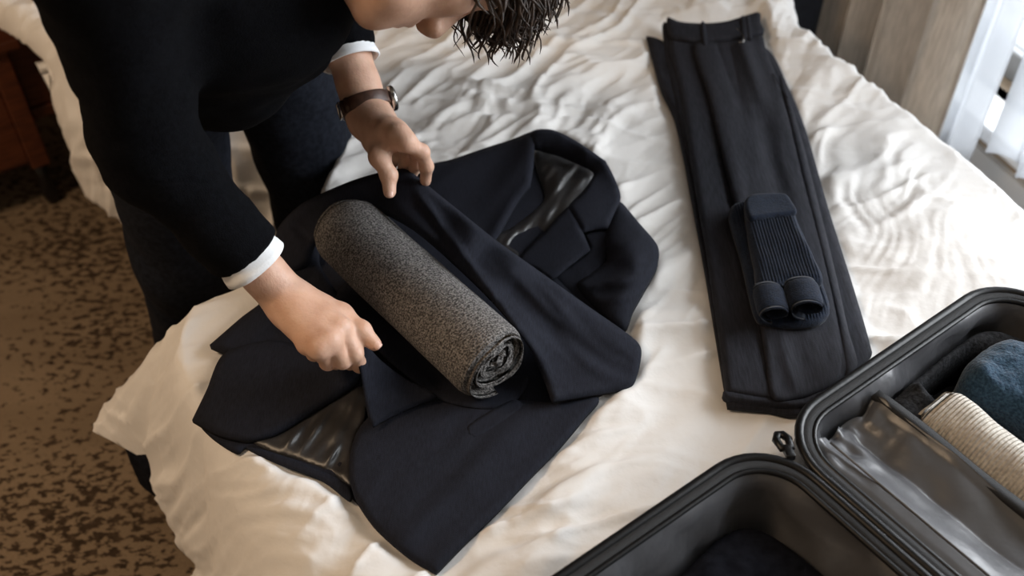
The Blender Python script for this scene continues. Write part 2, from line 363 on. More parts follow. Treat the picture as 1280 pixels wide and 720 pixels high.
# ------------------------------------------------------------------ curtains
def curtain(name, s0, s1, w, amp, lam, z0, z1, m, label, seed, thick=.004, hem=None):
    n = int((s1-s0)/.006)+2; s = np.linspace(s0, s1, n); ph = 2*math.pi*s/lam+1.2*noise2(s*5, s*0, seed)
    zs = np.linspace(z0, z1, 40); rows = []
    for side in (0, 1):
        g = []
        for z in zs:
            k = 1+.18*noise2(s*4, s*0+z*.8, seed+5)
            ww = w+amp*k*np.sin(ph+.15*noise2(s*3, s*0+z*1.5, seed+2))+amp*.25*np.sin(2.3*ph+1)+side*thick
            ss = s+.35*amp*np.sin(2*ph)
            zz = z+(hem*np.exp(-((s-s0)/.05)**2) if hem and z == z0 else 0)
            g.append(np.stack([WN[0]*ww+WE[0]*ss, WN[1]*ww+WE[1]*ss, 0*s+zz], 1))
        rows.append(np.array(g))
    A, B = rows; nu, nv = A.shape[:2]; F = grid_vf(nu, nv).tolist(); off = nu*nv
    F = F+[[q+off for q in f[::-1]] for f in F]
    bd = [j for j in range(nv)]+[i*nv+nv-1 for i in range(1, nu)]+[(nu-1)*nv+j for j in range(nv-2, -1, -1)]+[i*nv for i in range(nu-2, 0, -1)]
    for q in range(len(bd)): a, b = bd[q], bd[(q+1) % len(bd)]; F.append([b, a, a+off, b+off])
    o = mesh_obj(name, np.vstack([A.reshape(-1, 3), B.reshape(-1, 3)]), F, m); return o
c1 = curtain('drape', 1.545, 2.62, 1.53, .045, .125, .02, 2.5, CURT, '', 3)
tag(c1, 'beige linen drape hanging in deep folds beside the bed', 'curtain')
c2 = curtain('sheer_curtain', 1.47, 1.66, 1.60, .018, .085, .06, 2.5, SHEER, '', 6, .0015)
tag(c2, 'narrow white sheer strip hanging straight beside the beige drape edge', 'curtain')
c3 = curtain('sheer_curtain', .95, 1.375, 1.58, .022, .10, .30, 2.5, SHEER, '', 8, .0015)
tag(c3, 'white sheer panel nearest the camera with a rounded raised hem', 'curtain')
rod = tube_vf([wp(1.565, SA-.2, 2.53), wp(1.565, 2.75, 2.53)], .014, 12)
o = mesh_obj('curtain_rod', *rod, STEEL); o['kind'] = 'structure'; o.name = 'trim_1'

# ------------------------------------------------------------------ headboard, bed bases, duvets
def headboard():
    t = thing('headboard', 'dark navy upholstered headboard at the far right end of the bed', 'headboard', wp(.90, 1.97, 0))
    for i in range(5):
        w0 = .41+i*.211
        V, F = box_vf(wp(w0+.1055, 1.955, .66), [*(WN*.104), 0], [*(WE*.035), 0], [0, 0, .55]); bevel(mesh_obj('padded_panel', V, F, NAVYUP, t, flat=False), .025, 4)
    V, F = box_vf(wp(.94, 2.01, .6), [*(WN*.53), 0], [*(WE*.02), 0], [0, 0, .6]); bevel(mesh_obj('back_board', V, F, NAVYUP, t, flat=True), .008)
headboard()
def prism(name, poly, z0, z1, m, parent=None):
    n = len(poly); V = [(*p, z0) for p in poly]+[(*p, z1) for p in poly]
    a = sum(poly[i][0]*poly[(i+1) % n][1]-poly[(i+1) % n][0]*poly[i][1] for i in range(n))
    F = [tuple(range(n-1, -1, -1)), tuple(range(n, 2*n))]+[(i, (i+1) % n, n+(i+1) % n, n+i) for i in range(n)]
    if a < 0: F = [f[::-1] for f in F]
    return mesh_obj(name, V, F, m, parent, flat=True)
hb = [wp(.37, 1.90, 0)[:2], wp(1.12, 1.90, 0)[:2]]
MAIN_T = [(*hb[0], .03, .25), (-.255, 1.62, .06, .42), (-.27, 1.42, .055, .45), (-.30, 1.25, .055, .42), (-.345, 1.11, .045, .36), (-.395, 1.045, .045, .32), (-.43, 1.03, .06, .29, .5), (-.447, 1.013, .14, .27, 1), (-.457, .992, .215, .27, 1),
          (-.457, .955, .11, .30, .6), (-.435, .895, .065, .42), (-.38, .82, .065, .45), (-.30, .74, .11, .46), (-.16, .585, .18, .46), (-.04, .40, .17, .46), (.04, .12, .15, .46), (.10, -.50, .1, .46),
          (1.36, -.50, .1, .4), (1.20, .0, .10, .45), (1.01, .55, .10, .45), (.845, 1.05, .10, .45), (.72, 1.42, .10, .45), (.555, 1.78, .10, .45), (.50, 2.06, .06, .3)]
def inset(poly, d):
    P = np.array([p[:2] for p in poly]); c = P.mean(0); return [tuple(q+(c-q)/np.linalg.norm(c-q)*d) for q in P]
def wrinkle(x, y, sc=1.):
    def layer(ang, lc, la, seed, warp=.7):
        c, s = math.cos(math.radians(ang)), math.sin(math.radians(ang)); wx = x+warp*.06*noise2(x*7, y*7, seed+20); wy = y+warp*.06*noise2(x*7, y*7, seed+21)
        n = noise2((wx*c+wy*s)/la, (-wx*s+wy*c)/lc, seed); return 1-2*np.abs(n)
    m1 = smooth(-.45, .25, noise2(x*3.1, y*3.1, 71)); m2 = smooth(-.5, .2, noise2(x*3.7+5, y*3.7, 72)); m3 = smooth(-.35, .3, noise2(x*4.2, y*4.2+3, 73))
    far = smooth(1.0, 1.5, y); near = 1-far
    sh = lambda q: q+.35*np.clip(q, 0, 1)**3
    a = .0085*m1*sh(layer(52, .050, .26, 31))*(1.15+.1*far)+.0062*m2*sh(layer(22, .044, .20, 32))*(1.6-.7*far)
    a = a+.0055*m3*sh(layer(-14, .036, .13, 33))*(.7+.3*far)+.0040*layer(44, .023, .11, 34)*m2*(.8+.6*far)+.0030*layer(8, .021, .09, 35)*m1+.0022*layer(62, .014, .07, 36)*m3*(.7+.6*far)
    return sc*a
def duvet(name, T, step, press, label, seed, hemz_wave=.012, puff=.012, wr=1.0):
    T2 = catmull([(p[0], p[1], i) for i, p in enumerate(T)], .03); par = T2[:, 2].copy()
    n = len(T); HO = np.array([p[2] for p in T]+[T[0][2]]); DR = np.array([p[3] for p in T]+[T[0][3]]); EA = np.array([p[4] if len(p) > 4 else 0 for p in T]+[0])
    # parameter along the outline for every dense vertex
    idx = []; 
    for i in range(n):
        p1, p2 = np.array(T[i][:2]), np.array(T[(i+1) % n][:2]); m = max(1, int(round(np.hypot(*(p2-p1))/.03))); idx += [i+k/m for k in range(m)]
    idx = np.array(idx+[n]); poly = T2[:, :2]
    mn, mx = poly.min(0)-.75, poly.max(0)+.75
    gx, gy = np.meshgrid(np.arange(mn[0], mx[0], step), np.arange(mn[1], mx[1], step), indexing='ij'); nu, nv = gx.shape
    P = np.stack([gx.ravel(), gy.ravel()], 1)
    lo, hi = poly.min(0), poly.max(0)
    sd, seg, tt = poly_sd(P, poly)
    s = idx[seg]+(idx[seg+1]-idx[seg])*tt; ho = np.interp(s, np.arange(n+1), HO); dr = np.interp(s, np.arange(n+1), DR); ea = np.interp(s, np.arange(n+1), EA)
    A = poly[seg]; B = np.roll(poly, -1, 0)[seg]; Q = A+(B-A)*tt[:, None]
    nrm = P-Q; nl = np.hypot(*nrm.T)+1e-9; nrm = nrm/nl[:, None]
    d = np.clip(sd, 0, None); L = (ho+dr)*.86*(1+(1-ea)*hemz_wave*2*noise2(P[:, 0]*6, P[:, 1]*6, seed+50)); tau = np.clip(d/L, 0, 1)
    phi = tau*math.pi/2*1.06
    fold = noise2(Q[:, 0]*11, Q[:, 1]*11, seed+3)*.6+noise2(Q[:, 0]*23, Q[:, 1]*23, seed+4)*.3
    out = ho*np.sin(phi)**.9+.028*fold*smooth(.25, 1, tau)*np.clip((ho-.03)/.06, .1, 1)*np.clip((dr-.05)/.2, .1, 1); z = -dr*(1-np.cos(phi))
    out = out*(1-ea)+ea*(ho*tau+.006*fold*tau); z = z*(1-ea)-ea*dr*tau
    X = np.where(sd[:, None] > 0, Q+nrm*out[:, None], P); inner = np.clip(-sd, 0, None)
    top = puff*fbm2(P[:, 0]*2.6, P[:, 1]*2.6, seed+7, 2)*smooth(-.02, .15, inner)
    wz = wrinkle(X[:, 0], X[:, 1]+z*.7, wr)
    pr = np.zeros(len(P)); wk = np.ones(len(P))
    for pp, depth, soft in press:
        q = X[:, :2]; b0, b1 = np.min(pp, 0)-.1, np.max(pp, 0)+.1
        m = np.all((q > b0) & (q < b1), 1); 
        if m.any():
            ps, _, _ = poly_sd(q[m], pp); k = 1-smooth(-.004, soft, ps); pr[m] = np.maximum(pr[m], depth*k); wk[m] = np.minimum(wk[m], 1-.75*k)
    zz = BED+z+top*wk+wz*wk-pr
    V = np.column_stack([X[:, 0], X[:, 1], zz])
    side = smooth(.35, .8, tau)[:, None]; V[:, :2] += np.where(sd[:, None] > 0, nrm, 0)*(wz*1.4*(1-.8*ea)*np.clip((dr-.05)/.2, .1, 1))[:, None]*side
    F = grid_vf(nu, nv); keep = (d[F] < L[F]).any(1); F = F[keep]
    used = np.unique(F); mp = np.full(len(V), -1); mp[used] = np.arange(len(used)); V = V[used]; F = mp[F]
    # underside: the padding, a little thinner, closed along the hem
    a, b, c = V[F[:, 0]], V[F[:, 1]], V[F[:, 2]]
    if np.cross(b-a, c-a)[:, 2].sum() < 0: F = F[:, ::-1]
    o = mesh_obj(name, V, F, DUVET); sol = o.modifiers.new('padding', 'SOLIDIFY'); sol.thickness = .018; sol.offset = -1
    return tag(o, label, 'duvet')
def plan(pts, z=.605): return np.array([at(u, v, z)[:2] for u, v in pts])
# suitcase frame
SO = np.array([.304, .669]); SAX = np.array([.804, .595]); SBX = np.array([.588, -.809])
def sp(p, q, z): x = SO+SAX*p+SBX*q; return np.array([x[0], x[1], z])
JACKET_P = plan([(262, 430), (335, 368), (345, 295), (375, 262), (440, 245), (520, 225), (600, 200), (665, 178), (690, 175), (750, 210), (778, 260), (815, 318), (812, 340), (785, 400), (790, 470), (745, 505), (700, 557), (620, 640), (545, 712), (480, 680), (440, 630), (400, 600), (310, 562), (262, 548), (242, 525), (281, 440)])
TROUS_P = plan([(810, 48), (835, 30), (948, 18), (975, 100), (1005, 165), (1035, 260), (1062, 350), (1087, 430), (1080, 470), (1000, 517), (908, 507), (880, 330), (850, 200)])
CASE_P = np.array([sp(-.44, -.03, 0)[:2], sp(.44, -.03, 0)[:2], sp(.44, .62, 0)[:2], sp(-.44, .62, 0)[:2]])
PRESS = [(JACKET_P, .003, .02), (TROUS_P, .003, .02), (CASE_P, .030, .03)]
bb = thing('bed_base', 'dark divan bed base with stub legs under the white duvet', 'bed base', (.35, .9, 0))
core = [(-.30, 1.72), (-.27, 1.45), (-.33, 1.22), (-.40, 1.1), (-.655, 1.035), (-.615, .965), (-.42, .82), (-.20, .58), (-.05, .35), (.05, -.4), (1.30, -.4), (1.0, .55), (.86, 1.0), (.63, 1.7), wp(1.3, 1.88, 0)[:2], wp(.42, 1.88, 0)[:2]]
bbase = prism('base', [(x, y) for x, y in core], .19, .33, BLACKC, bb); bevel(bbase, .04, 4)
prism('mattress', inset([(x, y) for x, y in core if x > -.6], .12), .331, .51, SHIRT, bb)
for x, y in ((-.50, 1.0), (.0, -.25), (1.1, -.2), (.72, 1.5), (-.2, 1.4)):
    ring = [[(x+r*math.cos(a), y+r*math.sin(a), z) for a in np.linspace(0, 2*math.pi, 20, endpoint=False)] for r, z in ((.022, 0), (.030, .006), (.034, .02), (.034, .2))]
    V, F = loft_vf(ring, cap=True); mesh_obj('leg', V, F, BLACKW, bb)
duvet('duvet', MAIN_T, .0045, PRESS, 'large white rumpled duvet that the jacket and trousers lie on', 1)
# the second bed, behind the man
T2 = [(-.62, 3.2, .05, .3), (-1.9, 2.75, .05, .12), (-1.42, 2.24, .04, .05), (-1.08, 1.95, .04, .05), (-.905, 1.80, .05, .05), (-.865, 1.755, .06, .16), (-.84, 1.71, .07, .30), (-.76, 1.68, .07, .37), (-.62, 1.68, .07, .42), (-.45, 1.74, .06, .45), (-.35, 1.80, .04, .45), (-.36, 2.3, .04, .45), (-.5, 2.7, .04, .45)]
duvet('duvet', T2, .0065, [], 'second white duvet hanging low behind the man by the dark cabinet', 5, wr=1.1)
b2 = thing('bed_base', 'dark base of the second bed, in shadow behind the man', 'bed base', (-.8, 2.2, 0))
prism('base', [(-.42, 1.86), (-.75, 1.80), (-.90, 1.98), (-.97, 2.4), (-.9, 2.9), (-.6, 2.9)], .13, .35, BLACKC, b2)
prism('mattress', [(-.44, 1.92), (-.75, 1.86), (-.88, 2.02), (-.95, 2.4), (-.88, 2.85), (-.6, 2.85)], .351, .545, SHIRT, b2)
for x, y in ((-.5, 1.95), (-.74, 1.88), (-.9, 2.6)):
    V, F = tube_vf([(x, y, 0), (x, y, .14)], .03, 14); mesh_obj('leg', V, F, BLACKW, b2)

# ------------------------------------------------------------------ dark cabinet at the left edge
def cabinet():
    O = np.array([-1.135, 1.985]); X = np.array([.82, .572]); Y = np.array([-.572, .82])
    t = thing('bedside_cabinet', 'dark red wooden cabinet with panelled door beside the second bed', 'cabinet', (*(O-X*.3), 0))
    def bx(name, x0, x1, y0, y1, z0, z1, m=WOOD, par=t, bv=.004):
        c = O+X*(x0+x1)/2+Y*(y0+y1)/2
        V, F = box_vf((*c, (z0+z1)/2), (*(X*(x1-x0)/2), 0), (*(Y*(y1-y0)/2), 0), (0, 0, (z1-z0)/2)); return bevel(mesh_obj(name, V, F, m, par, flat=True), bv)
    H = .47
    bx('carcass', -.60, 0, .024, .36, .13, H-.025); bx('top', -.63, .03, -.02, .36, H-.025, H)
    d = bx('door', -.56, -.045, .0, .024, .15, H-.04)
    bx('door_panel', -.49, -.115, -.008, .0, .215, H-.10, WOOD, d)
    for a in ((-.60, -.56), (-.045, 0)): bx('stile', *a, -.006, .024, .13, H-.025)
    bx('drawer_rail', 0.002, .16, .03, .05, .235, .265); bx('drawer_front', .002, .16, .04, .06, .265, H-.025)
    for x, y in ((-.57, .03), (-.025, .03), (-.57, .33), (-.025, .33)):
        c = O+X*x+Y*y; V, F = tube_vf([(*c, 0), (*c, .03), (*c, .08), (*c, .13)], [.013, .02, .014, .022], 12); mesh_obj('foot', V, F, BLACKW, t)
cabinet()
# dark leather bag on the floor beyond the legs
def bag():
    c = at(346, 258, .02); t = thing('leather_bag', 'small dark leather bag on the carpet seen between the legs', 'bag', (c[0], c[1], 0))
    V, F = box_vf((c[0]+.03, c[1]+.02, .065), (.06, 0, 0), (0, .03, 0), (0, 0, .062)); bevel(mesh_obj('body', V, F, LEATHER, t), .018, 4)
    a = np.linspace(0, math.pi, 12); V, F = tube_vf([(c[0]+.03+.035*math.cos(q), c[1]+.02, .127+.03*math.sin(q)) for q in a], .005, 8); mesh_obj('handle', V, F, BLACKW, t)
bag()

# ------------------------------------------------------------------ the suit jacket, spread open on the duvet
jk = thing('suit_jacket', 'dark navy wool suit jacket spread open around the rolled grey sweater', 'jacket', at(540, 430, BED+.005))
sheet('back_panel', [(285, 438, 12), (335, 372, 14), (350, 300, 16), (380, 268, 18), (445, 238, 20), (505, 222, 22), (560, 207, 22), (620, 188, 22), (668, 174, 24), (690, 172, 24), (748, 206, 24), (772, 248, 24), (812, 306, 22), (810, 335, 20), (786, 380, 18), (776, 408, 14), (782, 440, 12),
    (778, 478, 10), (740, 500, 10), (690, 552, 10), (612, 632, 10), (548, 704, 10), (484, 672, 10), (442, 624, 10), (402, 598, 10), (314, 560, 9), (296, 566, 9), (264, 546, 9), (246, 522, 10), (262, 488, 12)], SUIT, jk, amp=1.5, wl=60, wang=-40, edge=3, thick=4, seed=11)
# turned-up right sleeve and the far side of the body behind the roll
sheet('right_sleeve', [(262, 431, 24, 'c'), (300, 398, 30), (335, 368, 34), (345, 318, 40), (346, 300, 44), (365, 282, 46), (398, 288, 34), (400, 330, 24), (425, 372, 22), (440, 410, 22), (425, 440, 24), (360, 452, 26), (286, 442, 24, 'c')], SUIT, jk, amp=4, wl=26, wang=-40, edge=6, thick=9, seed=12)
sheet('far_side_panel', [(345, 312, 50), (348, 284, 66), (375, 256, 96), (410, 238, 124), (445, 224, 142), (480, 214, 152), (506, 211, 156), (522, 221, 154), (545, 240, 148), (575, 264, 140), (620, 300, 124), (680, 343, 98), (740, 386, 68), (786, 418, 42), (801, 434, 30), (800, 456, 26), (790, 482, 16), (768, 489, 20), (745, 493, 28), (690, 502, 44, 'c'),
    (680, 474, 52), (664, 436, 78), (640, 404, 98), (606, 366, 112), (560, 322, 122), (520, 288, 126), (485, 268, 124), (452, 260, 112), (415, 280, 84), (394, 305, 56), (384, 330, 40), (362, 338, 40)], SUIT, jk,
    inner=[(505, 224, 150), (535, 250, 142), (560, 285, 126), (600, 320, 118), (640, 362, 100), (690, 415, 62), (710, 450, 46), (745, 440, 42), (590, 300, 136), (640, 340, 116), (700, 385, 84), (470, 236, 132)],
    amp=5, wl=22, wang=42, stretch=7, edge=5.4, edgew=7.0, thick=4, seed=13, fn=lambda p: 7*np.exp(-((p[:, 1]-(225+(p[:, 0]-510)*1.36))/9)**2)*smooth(505, 540, p[:, 0])*smooth(700, 640, p[:, 0]))
sheet('left_shoulder_panel', [(520, 232, 30), (535, 207, 34), (565, 199, 36), (600, 187, 38), (640, 174, 44), (668, 164, 62), (668, 182, 60), (667, 205, 54), (663, 231, 48, 'c'), (648, 250, 40), (633, 276, 33), (616, 304, 26), (600, 300, 22), (575, 285, 22), (540, 258, 24)], SUIT, jk,
    inner=[(600, 240, 34), (640, 215, 44)], amp=5, wl=34, wang=-50, edge=5, thick=6, seed=14)
ln = sheet('lining', [(668, 188, 30), (700, 192, 34), (738, 212, 36), (742, 232, 30), (722, 254, 26), (692, 290, 22), (655, 324, 20), (628, 312, 20), (610, 296, 20), (640, 284, 22), (680, 250, 26), (672, 215, 28)], SATIN, jk, step=3, amp=11, wl=14, wang=-52, stretch=4, edge=2, thick=3, seed=15)
sheet('collar', [(665, 164, 62), (690, 162, 70), (720, 176, 70), (757, 201, 62, 'c'), (768, 222, 52), (776, 246, 44), (768, 266, 40), (760, 285, 38, 'c'), (744, 286, 38), (728, 290, 38, 'c'), (720, 274, 40), (711, 258, 40), (728, 240, 44), (738, 226, 46), (742, 214, 46), (722, 203, 46), (698, 193, 48), (676, 187, 50), (667, 182, 56)], SUIT, jk,
    step=4, inner=[(735, 250, 44), (700, 176, 66), (680, 172, 64), (730, 198, 58)], amp=1.2, wl=40, edge=3.0, edgew=4.2, thick=4, seed=16)
sheet('lapel', [(711, 258, 38), (720, 274, 39), (729, 291, 38, 'c'), (738, 312, 34, 'c'), (712, 332, 32), (690, 348, 28), (668, 336, 26), (648, 324, 24), (680, 290, 30)], SUIT, jk, step=4, amp=1, wl=40, edge=2.4, edgew=4.2, thick=3, seed=17)
sheet('left_front', [(690, 345, 18), (712, 331, 22), (737, 311, 26), (732, 292, 28), (756, 286, 30), (766, 300, 32), (752, 340, 28), (770, 378, 24), (775, 412, 18), (735, 388, 16)], SUIT, jk, amp=3, wl=30, wang=30, edge=2, thick=6, seed=18)
sheet('left_sleeve', [(772, 250, 36), (800, 280, 42), (822, 307, 44), (822, 330, 42), (806, 360, 38), (792, 385, 32), (782, 409, 24), (762, 404, 24), (742, 380, 28), (722, 356, 30), (738, 342, 32), (758, 325, 36), (756, 300, 38), (762, 278, 38)], SUIT, jk, inner=[(790, 320, 54), (780, 360, 46)],
    amp=6, wl=20, wang=-20, stretch=3, edge=5.4, edgew=9.8, thick=11, seed=19)
# near side
sheet('right_front', [(240, 525, 16, 'c'), (258, 488, 24), (280, 442, 30), (340, 425, 34), (400, 440, 38), (440, 446, 44), (450, 458, 44), (446, 476, 36), (420, 496, 30), (390, 514, 28), (362, 532, 26), (335, 545, 24), (305, 550, 22), (272, 543, 20)], SUIT, jk,
    inner=[(330, 490, 30)], amp=3, wl=40, wang=-30, edge=5, thick=6, seed=21)
ln2 = sheet('lining', [(316, 550, 13), (350, 540, 15), (385, 518, 18), (420, 498, 20), (446, 480, 22), (458, 490, 22), (456, 522, 20), (447, 540, 16), (440, 566, 14), (439, 606, 13), (412, 590, 12), (372, 574, 12), (338, 564, 12)], SATIN, jk, step=3.5, amp=6, wl=20, wang=-55, stretch=2.5, edge=2, thick=2, seed=22)
sheet('facing', [(308, 560, 16), (330, 562, 15), (372, 576, 15), (410, 592, 15), (436, 608, 15), (437, 626, 14), (402, 600, 14), (350, 580, 14)], SUIT, jk, step=3.5, amp=1, edge=1.2, edgew=2.8, thick=3, seed=23)
sheet('lower_front', [(462, 520, 26), (480, 506, 30), (520, 486, 28), (560, 490, 22), (610, 504, 20), (650, 500, 20), (690, 503, 22), (748, 497, 20), (730, 522, 18), (700, 558, 18), (660, 599, 18), (620, 641, 18), (580, 680, 17), (545, 716, 16, 'c'), (510, 695, 18), (470, 660, 22), (446, 626, 25), (437, 598, 27), (438, 566, 28), (447, 538, 28)], SUIT, jk,
    inner=[(560, 580, 24), (540, 640, 22), (640, 560, 24)], amp=3.5, wl=46, wang=-42, stretch=3, edge=3.0, edgew=6.3, thick=6, seed=24,
    fn=lambda p: 4*np.exp(-((p[:, 0]*.72+p[:, 1]*.69-(700*.72+470*.69))/16)**2))
sheet('pocket_flap', [(585, 532, 27), (640, 500, 26), (652, 512, 25), (596, 548, 26)], SUIT, jk, step=3, edge=2, edgew=3, thick=2.5, seed=26)
sheet('lapel', [(438, 416, 112), (448, 420, 112), (458, 430, 106), (476, 450, 84), (505, 472, 58), (545, 494, 40), (520, 506, 38), (490, 520, 38), (466, 533, 42, 'c'), (460, 520, 52), (456, 500, 70), (451, 470, 94), (444, 440, 110)], SUIT, jk, step=3.5, inner=[(470, 480, 70), (490, 500, 52)], amp=1, wl=40, edge=2.4, edgew=3.5, thick=3, seed=25)
sheet('inner_panel', [(438, 410, 46), (462, 428, 40), (500, 462, 34), (548, 498, 30), (600, 510, 26), (640, 505, 24), (660, 470, 22), (600, 470, 18), (520, 420, 18), (450, 350, 20), (420, 370, 26)], SUIT, jk, amp=2, edge=2, thick=3, seed=27)

# ------------------------------------------------------------------ the rolled grey sweater
def spiral_roll(name, A, B, r, turns, th, m, label, cat, seed, flat=.93, pull=.006):
    A, B = np.asarray(A), np.asarray(B); ax = (B-A); L = np.linalg.norm(ax); ax /= L; side = np.cross(ax, [0, 0, 1]); side /= np.linalg.norm(side); up = np.cross(side, ax)
    n = int(turns*44); th0 = np.linspace(0, turns*2*math.pi, n); rr = r-(r-.012)*(th0/th0[-1]); sgn = 1
    nl = 46; ls = np.linspace(0, 1, nl); out = []; inn = []
    for t in ls:
        k = t*L; wob = 1+.03*noise2(th0*.8, th0*0+k*9, seed)+.012*noise2(th0*2.5, th0*0+k*28, seed+1)
        endr = min(t, 1-t)*L; rnd = (1-max(0, 1-endr/.014)**2*.10)
        def ring(rad):
            a = sgn*th0-1.5; ofs = pull*noise2(th0*1.1, th0*0, seed+3)*(1 if t > .5 else -1)*smooth(.35, 0, min(t, 1-t)) + (.010*(th0/th0[-1])*(-1 if t > .5 else 1)*smooth(.06, 0, min(t, 1-t)))
            return A+np.outer(k+ofs, ax)+np.outer(rad*np.cos(a), side)+np.outer(flat*rad*np.sin(a), up)
        out.append(ring(rr*wob*rnd)); inn.append(ring((rr-th)*wob*(2-rnd)))
    O, I = np.array(out), np.array(inn); F = grid_vf(nl, n).tolist(); off = nl*n; F = F+[[q+off for q in f[::-1]] for f in F]
    # rounded selvedges at both ends, straight seams along the cloth ends
    V = [O.reshape(-1, 3), I.reshape(-1, 3)]; e0 = len(O.reshape(-1, 3))*2
    for row, sg in ((0, -1), (nl-1, 1)):
        mid = (O[row]+I[row])/2+sg*ax*.006; V.append(mid)
        for j in range(n-1):
            q = [row*n+j, row*n+j+1, e0+j+1, e0+j]; p = [e0+j, e0+j+1, off+row*n+j+1, off+row*n+j]
            F += [q, p] if sg > 0 else [q[::-1], p[::-1]]
        e0 += n
    for j in (0, n-1):
        for i in range(nl-1): q = [i*n+j, (i+1)*n+j, off+(i+1)*n+j, off+i*n+j]; F.append(q if j else q[::-1])
    return np.vstack(V), F, ax
def knit_uvbump(m, axis, per_m, dist, strength):
    """fine knitted ribs, rings about the roll's axis"""
    nt = m.node_tree; L = nt.links.new; b = nt.nodes['Principled BSDF']; tc = nt.nodes.new('ShaderNodeTexCoord')
    dp = nt.nodes.new('ShaderNodeVectorMath'); dp.operation = 'DOT_PRODUCT'; L(tc.outputs['Object'], dp.inputs[0]); dp.inputs[1].default_value = tuple(axis*per_m*2*math.pi)
    sn = nt.nodes.new('ShaderNodeMath'); sn.operation = 'SINE'; L(dp.outputs['Value'], sn.inputs[0])
    bp = nt.nodes.new('ShaderNodeBump'); bp.inputs['Distance'].default_value = dist; bp.inputs['Strength'].default_value = strength; L(sn.outputs[0], bp.inputs['Height'])
    if b.inputs['Normal'].links: L(b.inputs['Normal'].links[0].from_socket, bp.inputs['Normal'])
    L(bp.outputs[0], b.inputs['Normal'])
V, F, ax = spiral_roll('rolled_sweater', at(433, 283, BED+.085), at(622, 455, BED+.078), .059, 3.3, .0125, KNITG, '', '', 41)
sw = mesh_obj('rolled_sweater', V, F, KNITG); knit_uvbump(KNITG, ax, 280, .0012, .5)
tag(sw, 'rolled grey heather knit sweater lying on the open navy jacket', 'sweater')

# ------------------------------------------------------------------ folded trousers
tr = thing('suit_trousers', 'folded dark pleated suit trousers laid flat on the white duvet', 'trousers', at(950, 280, BED+.005))
sheet('lower_leg_panel', [(836, 60, 11), (905, 60, 11), (958, 60, 11), (985, 108, 11), (1008, 165, 11), (1036, 262, 11), (1064, 350, 11), (1088, 432, 10), (1086, 448, 10), (1045, 488, 10), (1000, 518, 10), (960, 513, 10), (910, 508, 11, 'c'), (905, 480, 12), (880, 330, 12), (857, 205, 12)], SUIT_B, tr, amp=1.5, wl=50, wang=75, edge=4, thick=7, seed=51)
sheet('back_waist_panel', [(808, 45, 14, 'c'), (822, 48, 15), (836, 60, 16), (846, 110, 17), (862, 190, 16), (876, 270, 15), (890, 350, 14), (898, 420, 13), (886, 360, 14), (862, 232, 14), (844, 150, 14), (826, 110, 14)], SUIT_B, tr, step=4, amp=6, wl=14, wang=20, stretch=1.6, edge=4, edgew=6, thick=7, seed=52)
sheet('fly_panel', [(828, 31, 20), (838, 33, 21), (846, 60, 22), (852, 110, 22), (862, 180, 21), (872, 250, 19), (866, 220, 19), (850, 150, 19), (836, 90, 19)], SUIT_B, tr, step=3.5, amp=2, edge=3, edgew=4, thick=5, seed=53)
sheet('upper_leg_panel', [(837, 50, 27), (880, 54, 28), (920, 48, 28), (950, 40, 27), (958, 62, 26), (972, 100, 25), (990, 160, 24), (1010, 232, 23), (1032, 310, 22), (1050, 390, 22), (1066, 452, 20), (1048, 480, 20), (1000, 500, 20), (955, 498, 21), (908, 491, 22, 'c'), (902, 440, 23), (884, 320, 24), (866, 215, 25), (850, 120, 26)], SUIT_B, tr, step=4,
    amp=3.2, wl=34, wang=72, stretch=5, edge=5, edgew=8, thick=9, seed=54,
    fn=lambda p: -3.5*smooth(55, 80, p[:, 1])*np.exp(-np.clip(p[:, 0]-(870+(p[:, 1]-55)*.205), 0, None)/14)*(p[:, 0] > 870+(p[:, 1]-55)*.205)*smooth(480, 300, p[:, 1])
        + 4*np.exp(-((p[:, 0]-(905+(p[:, 1]-60)*.16))/13)**2)*smooth(160, 60, p[:, 1])+3*np.exp(-((p[:, 0]-(930+(p[:, 1]-60)*.3))/10)**2)*smooth(150, 60, p[:, 1]))
sheet('crease_fold', [(868, 56, 36), (912, 54, 34), (950, 45, 30), (958, 64, 28), (972, 102, 27), (990, 162, 26), (1007, 226, 25), (1029, 306, 24), (1046, 388, 24), (1056, 442, 22), (1046, 478, 22), (1000, 497, 22), (966, 496, 27), (956, 440, 30), (940, 350, 31), (922, 270, 33), (905, 200, 35), (886, 120, 36)], SUIT_B, tr, step=4, amp=3, wl=30, wang=74, stretch=5, edge=3, edgew=7, thick=6, seed=55,
    fn=lambda p: 9*np.exp(-((p[:, 0]-(930+(p[:, 1]-60)*.34))/9)**2)*smooth(190, 60, p[:, 1])-8*np.exp(-((p[:, 0]-(905+(p[:, 1]-60)*.3))/8)**2)*smooth(200, 60, p[:, 1])-5*np.exp(-((p[:, 0]-(965+(p[:, 1]-190)*.2))/12)**2)*smooth(100, 160, p[:, 1])*smooth(330, 200, p[:, 1]))
sheet('side_fold', [(975, 96, 26), (986, 120, 27), (1004, 180, 27), (1022, 250, 26), (1042, 330, 25), (1060, 410, 24), (1072, 455, 22), (1056, 470, 22), (1044, 400, 24), (1022, 310, 25), (1000, 220, 26)], SUIT_B, tr, step=4, amp=1, wl=40, wang=75, edge=5, edgew=9, thick=5, seed=56)
wb = sheet('waistband', [(834, 22, 34), (850, 27, 36), (880, 29, 37), (910, 26, 37), (948, 15, 34), (951, 28, 33), (955, 40, 32), (930, 46, 34), (905, 51, 34), (875, 53, 34), (850, 50, 33), (838, 46, 32)], SUIT_B, tr, step=3.5, amp=1, wl=30, edge=4, edgew=4, thick=7, seed=57)
